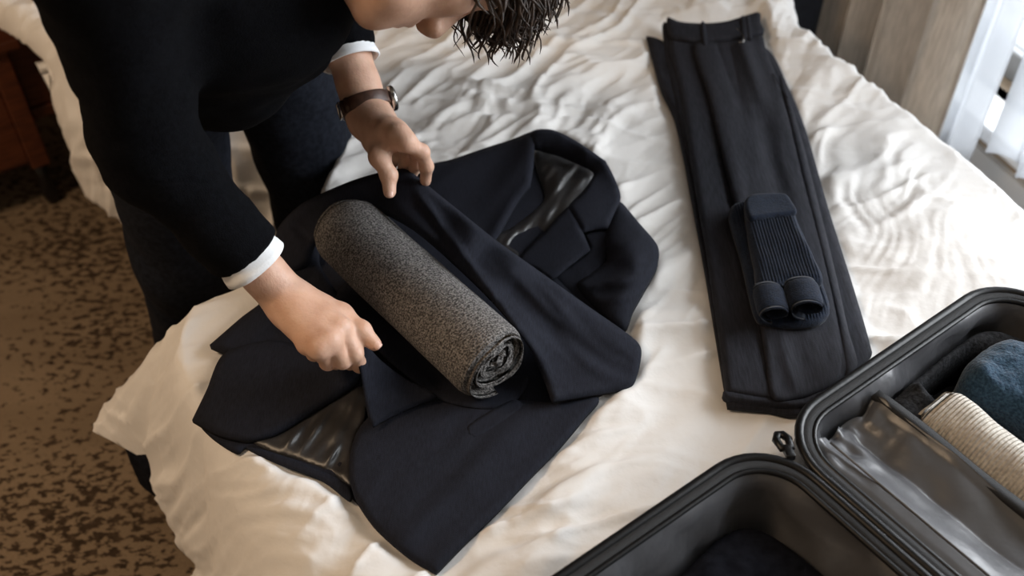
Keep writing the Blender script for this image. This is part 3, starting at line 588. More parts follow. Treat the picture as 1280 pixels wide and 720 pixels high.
for q, wdt in ((878, 4), (928, 5), (934, 4)):
    y0 = 29 if q == 878 else 22
    sheet('belt_loop', [(q-wdt/2, y0, 40), (q+wdt/2+1, y0-1, 40), (q+wdt/2+4, y0+25, 38), (q-wdt/2+3, y0+26, 38)], SUIT_B, tr, step=2.5, edge=1.5, edgew=2, thick=3, seed=58)
p0, p1 = at(921, 36, BED+.041), at(929, 54, BED+.038)
V, F = tube_vf([p0, p0*.7+p1*.3+[.004, 0, .002], p0*.3+p1*.7+[.005, 0, .002], p1, p1+[-.008, .003, .001]], .0013, 6); mesh_obj('waist_hook', V, F, STEEL, tr)
sheet('hem', [(907, 488, 21), (950, 496, 21), (1000, 499, 20), (1030, 486, 20), (1032, 492, 18), (1002, 508, 17), (955, 506, 17), (909, 499, 17)], SUIT_B, tr, step=3, edge=3, edgew=3, thick=8, seed=59)
for uv in ([(966, 92), (984, 122)],):
    P = [at(u, v, BED+.0285) for u, v in uv]; V, F = tube_vf(P, .0012, 6); mesh_obj('pocket_edge', V, F, SUIT_B, tr)

# ------------------------------------------------------------------ folded pair of socks
so = thing('sock_pair', 'folded pair of navy ribbed socks resting on the trousers', 'socks', at(970, 325, BED+.03))
def slab_sock(name, pts, z0, z1, ribs, rib_dir, seed, rnd=.012, m=SOCK):
    """thick rounded knitted slab whose outline was measured at its top height"""
    bd = catmull(pts, 3.0); top = np.array([at(u, v, z1)[:2] for u, v, _ in bd]); cen = top.mean(0)
    n = len(top); mn, mx = top.min(0), top.max(0); st = .0012
    gx, gy = np.meshgrid(np.arange(mn[0], mx[0], st), np.arange(mn[1], mx[1], st), indexing='ij'); G = np.stack([gx.ravel(), gy.ravel()], 1)
    sd, _, _ = poly_sd(G, top); G = G[sd < -st*.6]; r = delaunay_2d_cdt([Vector(p) for p in np.vstack([top, G])], [], [list(range(n))], 1, 1e-6)
    P = np.array([tuple(v) for v in r[0]]); T = np.array(r[2]); sd, _, _ = poly_sd(P, top); d = np.clip(-sd, 0, rnd)
    rd = np.array(rib_dir, float); rd /= np.linalg.norm(rd); q = P@np.array([-rd[1], rd[0]])
    z = z1-rnd+np.sqrt(np.clip(rnd**2-(rnd-d)**2, 0, None))+(.0011*np.sin(q*2*math.pi/ribs) if ribs else 0)*smooth(.003, .008, d)+.0025*noise2(P[:, 0]*28, P[:, 1]*28, seed)
    V = np.column_stack([P, z]); a, b, c = V[T[:, 0]], V[T[:, 1]], V[T[:, 2]]
    if np.cross(b-a, c-a)[:, 2].sum() < 0: T = T[:, ::-1]
    e = np.concatenate([T[:, [0, 1]], T[:, [1, 2]], T[:, [2, 0]]]); es = set(map(tuple, e.tolist())); N = len(V)
    low = V.copy(); low[:, 2] = z0; low[:, :2] = cen+(P-cen)*.99
    F = [tuple(t) for t in T]+[tuple(t[::-1]+N) for t in T]+[(j, i, i+N, j+N) for i, j in es if (j, i) not in es]
    return mesh_obj(name, np.vstack([V, low]), F, m, so)
rib = at(986, 340, .66)-at(962, 262, .66); rib = rib[:2]
slab_sock('lower_sock', [(912, 262, 0), (930, 248, 0), (985, 250, 0), (1000, 275, 0), (1038, 372, 0), (1030, 396, 0), (1000, 402, 0), (958, 398, 0), (944, 385, 0), (928, 320, 0)], BED+.031, BED+.048, .0044, rib, 61)
slab_sock('upper_sock', [(932, 250, 0), (940, 242, 0), (980, 241, 0), (992, 254, 0), (1002, 285, 0), (1020, 318, 0), (1030, 346, 0), (990, 350, 0), (952, 360, 0), (944, 325, 0), (936, 285, 0)], BED+.047, BED+.066, .0044, rib, 62)
slab_sock('toe_fold', [(931, 252, 0), (940, 242, 0), (980, 240, 0), (992, 252, 0), (996, 264, 0), (968, 268, 0), (938, 272, 0)], BED+.062, BED+.071, 0, rib, 63, .006)
def cuff_roll(u0, v0, u1, v1, r, seed):
    A, B = at(u0, v0, BED+.031+r*1.25), at(u1, v1, BED+.031+r*1.25); V, F, _ = spiral_roll('', A, B, r, 1.7, .0055, SOCK, '', '', seed, .68, .002)
    mesh_obj('rolled_cuff', V, F, SOCK, so)
cuff_roll(1003, 356, 1011, 386, .028, 64); cuff_roll(961, 362, 969, 392, .025, 66)

# ------------------------------------------------------------------ open suitcase
sc_ = thing('suitcase', 'open black suitcase with grey lining in the lower right corner', 'suitcase', sp(0, .3, BED-.03))
ZR = .712; QA, QB = -.03, .62
def rrect(p0, p1, q0, q1, r, n=10):
    out = []
    for cx, cy, a0 in ((p1-r, q1-r, 0), (p0+r, q1-r, 90), (p0+r, q0+r, 180), (p1-r, q0+r, 270)):
        for k in range(n+1): a = math.radians(a0+90*k/n); out.append((cx+r*math.cos(a), cy+r*math.sin(a)))
    D = []                              # subdivide the long sides
    for i in range(len(out)):
        a, b = np.array(out[i]), np.array(out[(i+1) % len(out)]); m = max(1, int(np.hypot(*(b-a))/.012)); D += [a+(b-a)*k/m for k in range(m)]
    return np.array(D)
def half(p0, p1, nm):
    R = .075
    base = rrect(p0, p1, QA, QB, R); cen = np.array([(p0+p1)/2, (QA+QB)/2]); n = len(base)
    nr = np.roll(base, -1, 0)-np.roll(base, 1, 0); nr = np.stack([nr[:, 1], -nr[:, 0]], 1); nr /= np.linalg.norm(nr, axis=1)[:, None]
    if ((base-cen)*nr).sum() < 0: nr = -nr
    def ring(ins, z): return np.array([sp(*(base[i]-nr[i]*ins), z) for i in range(n)])
    fw = (R-.001)
    rings = [ring(ins, z) for ins, z in ((fw, .570), (.045, .570), (.022, .574), (.008, .584), (.002, .600), (0, .63), (0, ZR-.008), (.002, ZR-.003), (.005, ZR-.003), (.006, ZR-.01), (.006, .61), (.02, .584), (.045, .578), (fw, .578))]
    V, F = loft_vf(rings); m = len(rings); F += [tuple(range(n)), tuple((m-1)*n+k for k in range(n-1, -1, -1))]
    F = [f[::-1] for f in F]; mesh_obj('shell', V, F, PLAST, sc_)
    V, F = tube_vf(ring(.001, ZR), .0055, 10, closed=True); mesh_obj('rim', V, F, PLAST, sc_)
    V, F = loft_vf([ring(a, z) for a, z in ((.004, ZR+.001), (.009, ZR+.003), (.016, ZR+.001), (.017, ZR-.003), (.004, ZR-.003), (.004, ZR+.001))]); zt = mesh_obj('zipper_tape', V, [f[::-1] for f in F], TAPE, sc_)
    V, F = tube_vf(ring(.0175, ZR-.001), .0034, 8, closed=True); mesh_obj('zipper_teeth', V, F, PLAST, zt)
    rows = []
    for ins, z in ((.019, ZR-.004), (.021, ZR-.012), (.025, ZR-.03), (.029, ZR-.05), (.033, ZR-.07), (.037, ZR-.09), (.043, .606), (.052, .596), (fw-.002, .592)):
        w = smooth(ZR-.004, ZR-.02, z)*smooth(.590, .62, z); g = []
        for i in range(n):
            b = base[i]; arc = i*.012
            d = w*(.011*(1-2*abs(noise2(np.array([arc*11+z*34]), np.array([arc*4-z*9]), 83)[0]))+.010*noise2(np.array([b[0]*20+z*22]), np.array([b[1]*20-z*16]), 81)[0]+.008*noise2(np.array([b[0]*48+z*30]), np.array([b[1]*48+z*22]), 82)[0])
            pt = b-nr[i]*(ins+d); g.append(sp(*pt, z))
        rows.append(np.array(g))
    V, F = loft_vf(rows); F.append(tuple((len(rows)-1)*n+k for k in range(n-1, -1, -1))); mesh_obj('lining', V, [f[::-1] for f in F], LIN, sc_)
half(.004, .44, 'far'); half(-.44, -.004, 'near')
for q in (.10, .30, .50):
    V, F = tube_vf([sp(0, q-.05, ZR-.012), sp(0, q+.05, ZR-.012)], .005, 10); mesh_obj('hinge', V, F, PLAST, sc_)
# satin divider panel of the far half, with its raised zipped edge
def divider():
    nu, nv = 70, 120; g = np.zeros((nu, nv, 3)); PP = np.linspace(.014, .150, nu); QQ = np.linspace(.004, .56, nv)
    pz = np.interp(PP, [.014, .020, .034, .046, .052, .06, .10, .14, .150], [ZR-.018, ZR-.006, ZR-.002, ZR-.001, ZR-.006, ZR-.010, ZR-.030, ZR-.020, ZR-.012])
    for i, p in enumerate(PP):
        x = QQ; near = np.exp(-(x/.05)**2); mid = smooth(.05, .09, np.array([p]))[0]
        z = pz[i]+mid*(.010*noise2(p*22+0*x, x*9, 91)+.005*noise2(p*30+x*12, x*20, 92))+near*(.010*noise2(p*70+0*x, x*55, 93)-.006)
        q = x+.006*noise2(p*40+0*x, x*10, 94)*near
        g[i] = np.array([sp(p+.004*near[k]*noise2(np.array([p*60]), np.array([x[k]*60]), 95)[0], q[k], z[k]) for k in range(nv)])
    F = grid_vf(nu, nv).tolist(); V = g.reshape(-1, 3); off = len(V); low = V-[0, 0, .003]
    bd = [j for j in range(nv)]+[i*nv+nv-1 for i in range(1, nu)]+[(nu-1)*nv+j for j in range(nv-2, -1, -1)]+[i*nv for i in range(nu-2, 0, -1)]
    F2 = [[k+off for k in f[::-1]] for f in F]+[[bd[k], bd[k-1], bd[k-1]+off, bd[k]+off] for k in range(len(bd))]
    o = mesh_obj('divider_panel', np.vstack([V, low]), [f[::-1] for f in F]+[f[::-1] for f in F2], LIN, sc_)
    V, F = tube_vf([sp(.048, q, ZR-.001) for q in np.linspace(.02, .56, 40)], .0016, 6); mesh_obj('piping', V, F, LIN, o)
    P = [sp(.152, q, ZR-.012+.002*math.sin(q*30)) for q in np.linspace(.0, .57, 40)]
    rows = []
    for p in P:
        x3, y3 = np.array([*SAX, 0]), np.array([0, 0, 1.]); rows.append([p+x3*a+y3*b for a, b in ((-.006, .003), (.008, .004), (.0085, .0), (.0085, -.035), (.004, -.036), (-.006, -.001))])
    V, F = loft_vf([np.array(r) for r in rows], cap=True); mesh_obj('zipped_edge', V, [f[::-1] for f in F], TAPE, o)
divider()
c = at(986, 566, ZR+.003); d = at(972, 538, ZR-.004)-c; d /= np.linalg.norm(d); sd_ = np.cross(d, [0, 0, 1]); sd_ /= np.linalg.norm(sd_); nn = np.cross(sd_, d)
V, F = box_vf(c, d*.009, sd_*.005, nn*.004); zp = bevel(mesh_obj('zipper_slider', V, F, PLAST, sc_), .0015)
V, F = tube_vf([c+d*.008+sd_*.005, c+d*.022+sd_*.007, c+d*.030+sd_*.003, c+d*.030-sd_*.003, c+d*.022-sd_*.007, c+d*.008-sd_*.005], .0048, 8, closed=True); mesh_obj('pull_tab', V, F, PLAST, zp)
# contents
def mound(name, pq, zb, zt, m, label, cat, seed, group=None, lump=.008, rnd=.022, sc=14, ridge=None):
    C = np.array([sp(p, q, 0)[:2] for p, q in pq]); top = catmull([(*c, 0) for c in C], .008)[:, :2]; n = len(top); st = .004
    mn, mx = top.min(0), top.max(0); gx, gy = np.meshgrid(np.arange(mn[0], mx[0], st), np.arange(mn[1], mx[1], st), indexing='ij'); G = np.stack([gx.ravel(), gy.ravel()], 1)
    sd, _, _ = poly_sd(G, top); G = G[sd < -st*.6]; r = delaunay_2d_cdt([Vector(p) for p in np.vstack([top, G])], [], [list(range(n))], 1, 1e-6)
    P = np.array([tuple(v) for v in r[0]]); T = np.array(r[2]); sd, _, _ = poly_sd(P, top); d = np.clip(-sd, 0, rnd)
    z = zt-rnd+np.sqrt(np.clip(rnd**2-(rnd-d)**2, 0, None))+lump*(fbm2(P[:, 0]*sc, P[:, 1]*sc, seed, 3)+.6*(1-2*np.abs(noise2(P[:, 0]*sc*.9, P[:, 1]*sc*.9, seed+5))))*smooth(0, .02, d)
    z = np.maximum(z, zb+.004); V = np.column_stack([P, z]); a, b, c = V[T[:, 0]], V[T[:, 1]], V[T[:, 2]]
    if np.cross(b-a, c-a)[:, 2].sum() < 0: T = T[:, ::-1]
    e = np.concatenate([T[:, [0, 1]], T[:, [1, 2]], T[:, [2, 0]]]); es = set(map(tuple, e.tolist())); N = len(V); low = V.copy(); low[:, 2] = zb
    F = [tuple(t) for t in T]+[tuple(t[::-1]+N) for t in T]+[(j, i, i+N, j+N) for i, j in es if (j, i) not in es]
    return tag(mesh_obj(name, np.vstack([V, low]), F, m), label, cat, group)
mound('folded_sweater', [(.262, .045), (.30, .030), (.36, .035), (.39, .08), (.39, .2), (.37, .3), (.27, .31), (.282, .2), (.278, .12), (.262, .075)], .60, .706, FLEECE, 'blue fleece sweater folded in the suitcase above the cream roll', 'sweater', 101, lump=.013, sc=17)
mound('folded_shirt', [(.165, .02), (.20, .005), (.27, .0), (.36, .0), (.395, .03), (.395, .06), (.33, .014), (.24, .018), (.225, .03), (.222, .12), (.19, .20), (.17, .12)], .598, .688, CHARC, 'dark folded garment squeezed between suitcase lining and blue fleece', 'clothing', 105, lump=.012, sc=22)
V, F, ax2 = spiral_roll('', sp(.210, .050, .672), sp(.210, .40, .672), .045, 2.6, .011, CREAM, '', '', 111, .95, .004)
V[:, 2] += .004*noise3(V[:, 0]*30, V[:, 1]*30, V[:, 2]*30, 112)
cr = mesh_obj('rolled_knit', V, F, CREAM); knit_uvbump(CREAM, ax2, 210, .0018, .8); tag(cr, 'rolled cream knit jumper packed in the open suitcase', 'sweater')
mound('folded_garment', [(-.395, .03), (-.2, .02), (-.06, .03), (-.045, .3), (-.05, .56), (-.39, .56)], .594, .664, BLACKC, 'black folded garment lying in the near half of the suitcase', 'clothing', 121, lump=.010, sc=11)

# ------------------------------------------------------------------ the man
def nrm(v): v = np.asarray(v, float); return v/np.linalg.norm(v)
man = thing('person', 'man in a black jumper and dark trousers bending over the bed to fold the jacket', 'person', (-.55, 1.30, 0))
# joints (metres)
WR = at(361, 377, .742); ER = np.array([-.407, .915, .945]); SR = np.array([-.385, .885, 1.205])      # his right arm
WL = at(462, 148, .795); EL = np.array([-.286, 1.375, .965]); SL = np.array([-.30, 1.18, 1.16])     # his left arm
NECK = np.array([-.30, 1.03, 1.20]); CHEST = np.array([-.36, 1.06, 1.10]); BELLY = np.array([-.42, 1.20, .96]); PELV = np.array([-.46, 1.31, .87])
HR, HL = PELV+[-.045, -.09, -.02], PELV+[.072, .08, -.02]
KR, KL = np.array([-.560, 1.27, .46]), np.array([-.342, 1.425, .46]); AR, AL = np.array([-.63, 1.33, .09]), np.array([-.44, 1.50, .09])
def P3(u, v, z): return at(u, v, z)
# ---- hands: (chain, radii)
def hand_field(W, E, met, fingers, thumb, web):
    caps = [(E, W+(E-W)*.55, .042, .036, 0), (W+(E-W)*.6, W+(E-W)*.22, .037, .0285, .02), (W+(E-W)*.25, W, .0285, .0255, .02)]
    return caps
def build_hand(W, E, mcps, chains, thumb, frad, seed, lo, hi, flat_n, wrist_r=.0245, fk=1.0):
    """forearm, palm, four fingers and thumb as one skin"""
    mid = (mcps[1]+mcps[2])/2
    def fn(P):
        a = capsules(P, [(E, W+(E-W)*.5, .042*fk, .0365*fk, .02), (W+(E-W)*.5, W+(E-W)*.16, .0365*fk, .0270*fk, .02), (W+(E-W)*.18, W, .0270*fk, wrist_r*fk, .02), (W, W+(mid-W)*.35, wrist_r*fk, .020, .03)])
        pal = None
        for i, m in enumerate(mcps):
            q = capsules(P, [(W+(m-W)*.18, m, .0145, .0118 if i < 3 else .0105, .01)]); pal = q if pal is None else smin(pal, q, .020)
        a = smin(a, pal, .022)
        # thenar web
        a = smin(a, capsules(P, [(W+(thumb[0]-W)*.25, thumb[0], .0165, .0138, .01)]), .022)
        a = smin(a, capsules(P, [(thumb[0]*.6+W*.4, mcps[0]*.75+W*.25, .009, .009, .01)]), .022)
        # knuckles and tendons
        for m in mcps: a = smin(a, np.sqrt(((P-(m+flat_n*.0025))**2).sum(-1))-.0092, .012)
        for m in mcps[:3]: a = smin(a, capsules(P, [(W+(m-W)*.35+flat_n*.0125, m+flat_n*.0085, .0022, .0034, .004)]), .006)
        fs = None
        for ci, (m, ch) in enumerate(zip(mcps, chains)):
            pts = [m]+ch; rr = frad[ci]; caps = []
            for k in range(len(pts)-1): caps.append((pts[k], pts[k+1], rr[k], rr[k+1], .004))
            f = capsules(P, caps)
            for k in range(1, len(pts)-1): f = smin(f, np.sqrt(((P-pts[k])**2).sum(-1))-rr[k]*1.06, .005)
            fs = f if fs is None else smin(fs, f, .0018)
        a = smin(a, fs, .007)
        t = capsules(P, [(thumb[0], thumb[1], .0130, .0104, .006), (thumb[1], thumb[2], .0108, .0088, .006)])
        t = smin(t, np.sqrt(((P-thumb[1])**2).sum(-1))-.0110, .006)
        a = smin(a, t, .008)
        return a+.0003*noise3(P[..., 0]*90, P[..., 1]*90, P[..., 2]*90, seed)
    return surfnet(fn, lo, hi, .0022)
V3 = lambda *a: np.array(a, float)
FR = [[.0112, .0100, .0090, .0078], [.0114, .0102, .0092, .0080], [.0108, .0096, .0087, .0076], [.0096, .0086, .0077, .0068]]
# right hand, back of the hand up, fingers curled under the lapel, thumb on top of it
mR = [P3(426, 410, .745), P3(413, 426, .748), P3(399, 436, .745), P3(385, 430, .737)]
cR = [[P3(443, 442, .716), P3(450, 456, .690), P3(456, 460, .668)], [P3(428, 450, .712), P3(438, 452, .682), P3(448, 446, .664)], [P3(410, 452, .708), P3(420, 452, .680), P3(432, 446, .662)], [P3(393, 442, .704), P3(403, 446, .680), P3(414, 443, .664)]]
tR = [P3(427, 393, .735), P3(452, 413, .730), P3(468, 430, .718)]
nR = nrm(np.cross(mR[0]-WR, mR[3]-WR)); nR = nR if nR[2] > 0 else -nR
allp = np.array([WR, ER]+mR+tR+[q for c in cR for q in c]); RV, RF = build_hand(WR, ER, mR, cR, tR, FR, 201, allp.min(0)-.055, allp.max(0)+.055, nR, .0245, .88)
# left hand, pinching the far flap: thumb in front, fingers behind
mL = [P3(508, 178, .826), P3(499, 168, .832), P3(487, 162, .828), P3(474, 160, .815)]
cL = [[P3(527, 190, .806), P3(533, 208, .778), P3(532, 226, .752)], [P3(519, 186, .796), P3(521, 204, .764), P3(516, 216, .742)], [P3(506, 182, .786), P3(508, 200, .756), P3(503, 212, .738)], [P3(492, 180, .778), P3(494, 196, .754), P3(490, 208, .738)]]
tL = [P3(474, 196, .806), P3(486, 219, .784), P3(487, 240, .768)]
nL = nrm(np.cross(mL[0]-WL, tL[0]-WL)); nL = nL if nL@np.array([.3, .3, 1]) > 0 else -nL
allp = np.array([WL, EL]+mL+tL+[q for c in cL for q in c]); LV, LF = build_hand(WL, EL, mL, cL, tL, FR, 202, allp.min(0)-.055, allp.max(0)+.055, nL, .0255)
# ---- head
U = nrm([.74, .62, -.12]); F0 = np.array([.10, -.28, -.95]); FA = nrm(F0-U*(F0@U)); LA = np.cross(U, FA)
CHIN = atk(458, 16, 1.08); HC = CHIN+U*.112-FA*.070
def hl(P): q = P-HC; return np.stack([q@U, q@FA, q@LA], -1)
def hw(u, f, l): return HC+U*u+FA*f+LA*l
def head_field(P):
    X = hl(P); d = ell(X, (.020, -.012, 0), (.100, .098, .077))
    d = smin(d, ell(X, (-.03, .030, 0), (.085, .058, .060)), .03)
    d = smin(d, ell(X, (-.082, .040, 0), (.034, .046, .047)), .03)
    d = smin(d, np.sqrt(((X-np.array([-.107, .070, 0]))**2).sum(-1))-.017, .025)
    for s in (-1, 1):
        d = smin(d, capsules(X, [(V3(-.075, -.01, s*.055), V3(-.10, .045, s*.03), .014, .014, .01)]), .03)
        d = smin(d, np.sqrt(((X-np.array([-.018, .062, s*.040]))**2).sum(-1))-.022, .025)
        d = smax(d, -(np.sqrt(((X-np.array([.010, .098, s*.033]))**2).sum(-1))-.016), .014)
        d = smin(d, np.sqrt(((X-np.array([.008, .074, s*.032]))**2).sum(-1))-.0125, .003)
        d = smin(d, np.sqrt(((X-np.array([-.033, .100, s*.012]))**2).sum(-1))-.0085, .008)
        d = smin(d, ell(X, (-.012, -.018, s*.078), (.031, .018, .009)), .006)
    d = smin(d, capsules(X, [(V3(.030, .083, -.04), V3(.030, .083, .04), .009, .009, .01)]), .015)
    d = smin(d, capsules(X, [(V3(.022, .088, 0), V3(-.026, .104, 0), .008, .0125, .01)]), .012)
    d = smin(d, capsules(X, [(V3(-.060, .084, -.018), V3(-.058, .090, 0), .005, .007, .004), (V3(-.058, .090, 0), V3(-.060, .084, .018), .007, .005, .004)]), .006)
    d = smin(d, capsules(X, [(V3(-.072, .080, -.016), V3(-.073, .086, 0), .005, .0075, .004), (V3(-.073, .086, 0), V3(-.072, .080, .016), .0075, .005, .004)]), .006)
    nk = capsules(P, [(hw(-.05, -.030, 0), NECK, .054, .062, .02)])
    return smin(d, nk, .03)
HV, HF = surfnet(head_field, np.minimum(HC-.17, NECK-.09), np.maximum(HC+.17, NECK+.09), .0036)
def torso_field(P):
    d = capsules(P, [(PELV, BELLY, .10, .105, .05), (BELLY, CHEST, .105, .115, .05), (CHEST, NECK, .10, .055, .05)])
    d = smin(d, capsules(P, [(SR, CHEST+[0, 0, .04], .05, .075, .03), (CHEST+[0, 0, .04], SL, .075, .05, .03)]), .05)
    d = smin(d, capsules(P, [(SR, ER, .048, .040, .03), (SL, EL, .048, .040, .03)]), .02)
    for h, k, a in ((HR, KR, AR), (HL, KL, AL)):
        d = smin(d, capsules(P, [(h, k, .078, .052, .03), (k, a, .052, .036, .03)]), .03)
    return d
BV, BF = surfnet(torso_field, (-.85, .75, .04), (-.10, 1.75, 1.32), .013)
def orient(V, F):
    a, b, c = V[F[:, 0]], V[F[:, 1]], V[F[:, 2]]
    return F if np.einsum('ij,ij->i', a, np.cross(b, c)).sum() > 0 else F[:, ::-1]
parts = [(RV, RF), (LV, LF), (HV, HF), (BV, BF)]; VV = []; FF = []; o = 0
for v, f in parts: VV.append(v); FF.append(orient(v-v.mean(0), f)+o); o += len(v)
body = mesh_obj('body', np.vstack(VV), np.vstack(FF), SKIN, man)
sm = body.modifiers.new('smooth', 'SMOOTH'); sm.factor = .5; sm.iterations = 3
# nails
def nail(c, d, n, w=.0052, l=.0065):
    d = nrm(d); n = nrm(n-d*(n@d)); s = np.cross(d, n); V = []; F = []
    for i in range(6):
        for k in range(7):
            a, b = (i/5-.5)*2, (k/6-.5)*2; rr = math.sqrt(max(0, 1-.35*abs(b)**3)); V.append(c+d*a*l*rr+s*b*w-n*.0022*b*b)
    for i in range(5):
        for k in range(6): q = i*7+k; F.append((q, q+1, q+8, q+7))
    o = mesh_obj('fingernail', V, F, NAIL, man); m = o.modifiers.new('thickness', 'SOLIDIFY'); m.thickness = .0008; return o
toC = lambda p: nrm(np.array([0, 0, CAMZ])-p)
for t in (tR, tL):
    d = t[2]-t[1]; nn = toC(t[2])*.75+np.array([.2, 0, .3]) if t is tR else toC(t[2])*.9+np.array([0, -.1, -.1]); nn = nrm(nn-nrm(d)*(nn@nrm(d)))
    nail(t[2]+nrm(d)*.002+nn*.0088, d, nn)
# ---- clothing
def clip_plane(d, P, c, n): return smax(d, (P-c)@n, .006)
def sleeve_folds(P, A, B, amp, seed):
    ax = nrm(B-A); t = (P-A)@ax; return amp*noise3(t*34+P[..., 0]*9, P[..., 1]*10, P[..., 2]*10, seed)
cR_ = WR+(ER-WR)*.315; cL_ = WL+(EL-WL)*.375            # where the sleeves end
nRc = nrm(WR-ER); nLc = nrm(WL-EL)
def sweater_field(P):
    d = capsules(P, [(BELLY+(PELV-BELLY)*.35, BELLY, .128, .128, .05), (BELLY, CHEST, .130, .140, .06), (CHEST, NECK+[.0, 0, -.01], .125, .066, .06)])
    d = smin(d, capsules(P, [(BELLY+[.03, -.03, -.02], CHEST+[.07, .02, -.05], .11, .11, .05)]), .06)     # front hanging forward
    d = smin(d, capsules(P, [(SR, CHEST+[0, 0, .04], .066, .10, .03), (CHEST+[0, 0, .04], SL, .10, .066, .03)]), .06)
    d = d+.006*noise3(P[..., 0]*9, P[..., 1]*9, P[..., 2]*14, 301)+.004*noise3(P[..., 0]*22, P[..., 1]*22, P[..., 2]*30, 302)
    d = smax(d, (P-(BELLY+(PELV-BELLY)*.55))@nrm(PELV-BELLY), .01)
    for S, E, Wr, c, n, r1 in ((SR, ER, WR, cR_, nRc, .047), (SL, EL, WL, cL_, nLc, .044)):
        a = capsules(P, [(S, E, .068, .0535, .03), (E, c+n*.02, .0535, r1*.93, .03)])
        a = a+sleeve_folds(P, S, E, .0042, 303)+.002*noise3(P[..., 0]*40, P[..., 1]*40, P[..., 2]*40, 304)
        a = smax(a, np.where(((P-E)@n) > 0, (P-c)@n, -1.), .004)
        d = smin(d, a, .035)
    return smax(d, -(np.sqrt(((P-(NECK+(HC-NECK)*.30))**2).sum(-1))-.072), .01)
V, F = surfnet(sweater_field, (-.72, .72, .80), (-.05, 1.58, 1.36), .0065)
o = mesh_obj('jumper', V, orient(V-V.mean(0), F), SWEATER, man); m = o.modifiers.new('smooth', 'SMOOTH'); m.iterations = 2; m.factor = .5
def trouser_field(P):
    d = capsules(P, [(PELV+[-.02, -.03, .0], PELV+[.02, .03, .06], .128, .124, .05)])
    d = smin(d, np.sqrt(((P-(PELV+[-.07, .02, -.01]))**2).sum(-1))-.115, .06)
    for h, k, a, s in ((HR, KR, AR, 311), (HL, KL, AL, 312)):
        l = capsules(P, [(h, k, .100, .080, .04), (k, a, .082, .068, .04)])
        l = l+.006*noise3(P[..., 0]*12, P[..., 1]*12, P[..., 2]*9, s)+.0035*noise3(P[..., 0]*28+P[..., 2]*20, P[..., 1]*28, P[..., 2]*12, s+3)
        d = smin(d, l, .025)
    return smax(smax(d, .045-P[..., 2], .004), (P-(PELV+(BELLY-PELV)*1.0))@nrm(BELLY-PELV), .01)
V, F = surfnet(trouser_field, (-.82, 1.05, .035), (-.18, 1.72, 1.02), .0075)
o = mesh_obj('trousers', V, orient(V-V.mean(0), F), PANTS, man); m = o.modifiers.new('smooth', 'SMOOTH'); m.iterations = 2; m.factor = .5
def cuff(c, n, r, length, ph=0):
    x, y, d = frame(n); rings = []
    for rad, t in ((r-.003, -.02), (r-.002, 0), (r, length*.5), (r+.001, length), (r-.001, length+.001), (r-.0035, length), (r-.005, 0), (r-.006, -.02)):
        rings.append(np.array([c+d*t+(x*math.cos(a)+y*math.sin(a))*rad*(1+.03*math.sin(2*a+ph)+.015*math.sin(5*a)) for a in np.linspace(0, 2*math.pi, 48, endpoint=False)]))
    V, F = loft_vf(rings); mesh_obj('shirt_cuff', V, [f for f in F], SHIRT, man)
cuff(cR_, nRc, .0400, .016); cuff(cL_, nLc, .0405, .013, 1)
# shirt collar round the neck
nx = nrm(HC-NECK); x, y, d = frame(nx); rings = []
for rad, t in ((.080, .06), (.077, .09), (.074, .104), (.070, .104), (.071, .075), (.073, .06)):
    rings.append(np.array([NECK+d*t+(x*math.cos(a)+y*math.sin(a))*rad for a in np.linspace(0, 2*math.pi, 40, endpoint=False)]))
V, F = loft_vf(rings); mesh_obj('shirt_collar', V, F, SHIRT, man)
for k, a in ((AR, -1), (AL, 1)):       # shoes
    c = np.array([k[0], k[1], 0]); f = nrm([.55, -.4, 0]); s = np.array([-f[1], f[0], 0]); rings = []
    for t, w, h in ((-.075, .024, .05), (-.06, .036, .075), (-.02, .04, .085), (.04, .043, .07), (.10, .048, .05), (.15, .042, .04), (.18, .02, .028)):
        rings.append(np.array([c+f*t+s*w*math.cos(q)+np.array([0, 0, max(0.0, h*.5+h*.5*math.sin(q))]) for q in np.linspace(0, 2*math.pi, 20, endpoint=False)]))
    V, F = loft_vf(rings, cap=True); mesh_obj('shoe', V, F, BLACKW, man)
# ---- hair: a tousled cap and loose strands falling forward
def hair_field(P):
    X = hl(P); d = ell(X, (.024, -.016, 0), (.114, .108, .088))-.004
    d = d+.007*noise3(X[..., 0]*26+X[..., 1]*12, X[..., 1]*26, X[..., 2]*26, 321)+.004*noise3(X[..., 0]*60, X[..., 1]*60, X[..., 2]*40, 322)
    d = smax(d, -ell(X, (-.062, .085, 0), (.098, .085, .078)), .012)
    d = smax(d, -(X[..., 0]+.062+.25*(X[..., 1]+.05)), .02)
    for s in (-1, 1): d = smax(d, -(np.sqrt((((X-np.array([-.012, -.012, s*.085]))/np.array([1.15, .75, 1]))**2).sum(-1))-.026), .008)
    return d
hv, hf = surfnet(hair_field, HC-.16, HC+.16, .0042)
mb = MB(); mb.add(hv, orient(hv-hv.mean(0), hf)); rnd = random.Random(7)
def strand(p, d0, n, length, curl, r, grav=.9, ph=0.):
    pts = [p]; d = nrm(d0); a = nrm(np.cross([0, 0, 1.], d)+[.01, .02, 0]); b = nrm(np.cross(d, a))
    for i in range(n):
        t = i/n; w = ph+t*(5.2+curl*2); d = nrm(d*.62+np.array([0, 0, -grav])*.16+(a*math.cos(w)+b*math.sin(w))*curl*(.12+.22*t)); pts.append(pts[-1]+d*length/n)
    rr = r*np.array([.7+.6*math.sin(math.pi*min(1, t*1.15)) for t in np.linspace(0, 1, n+1)]); rr[-1] = r*.15
    mb.add(*tube_vf(pts, rr, 5))
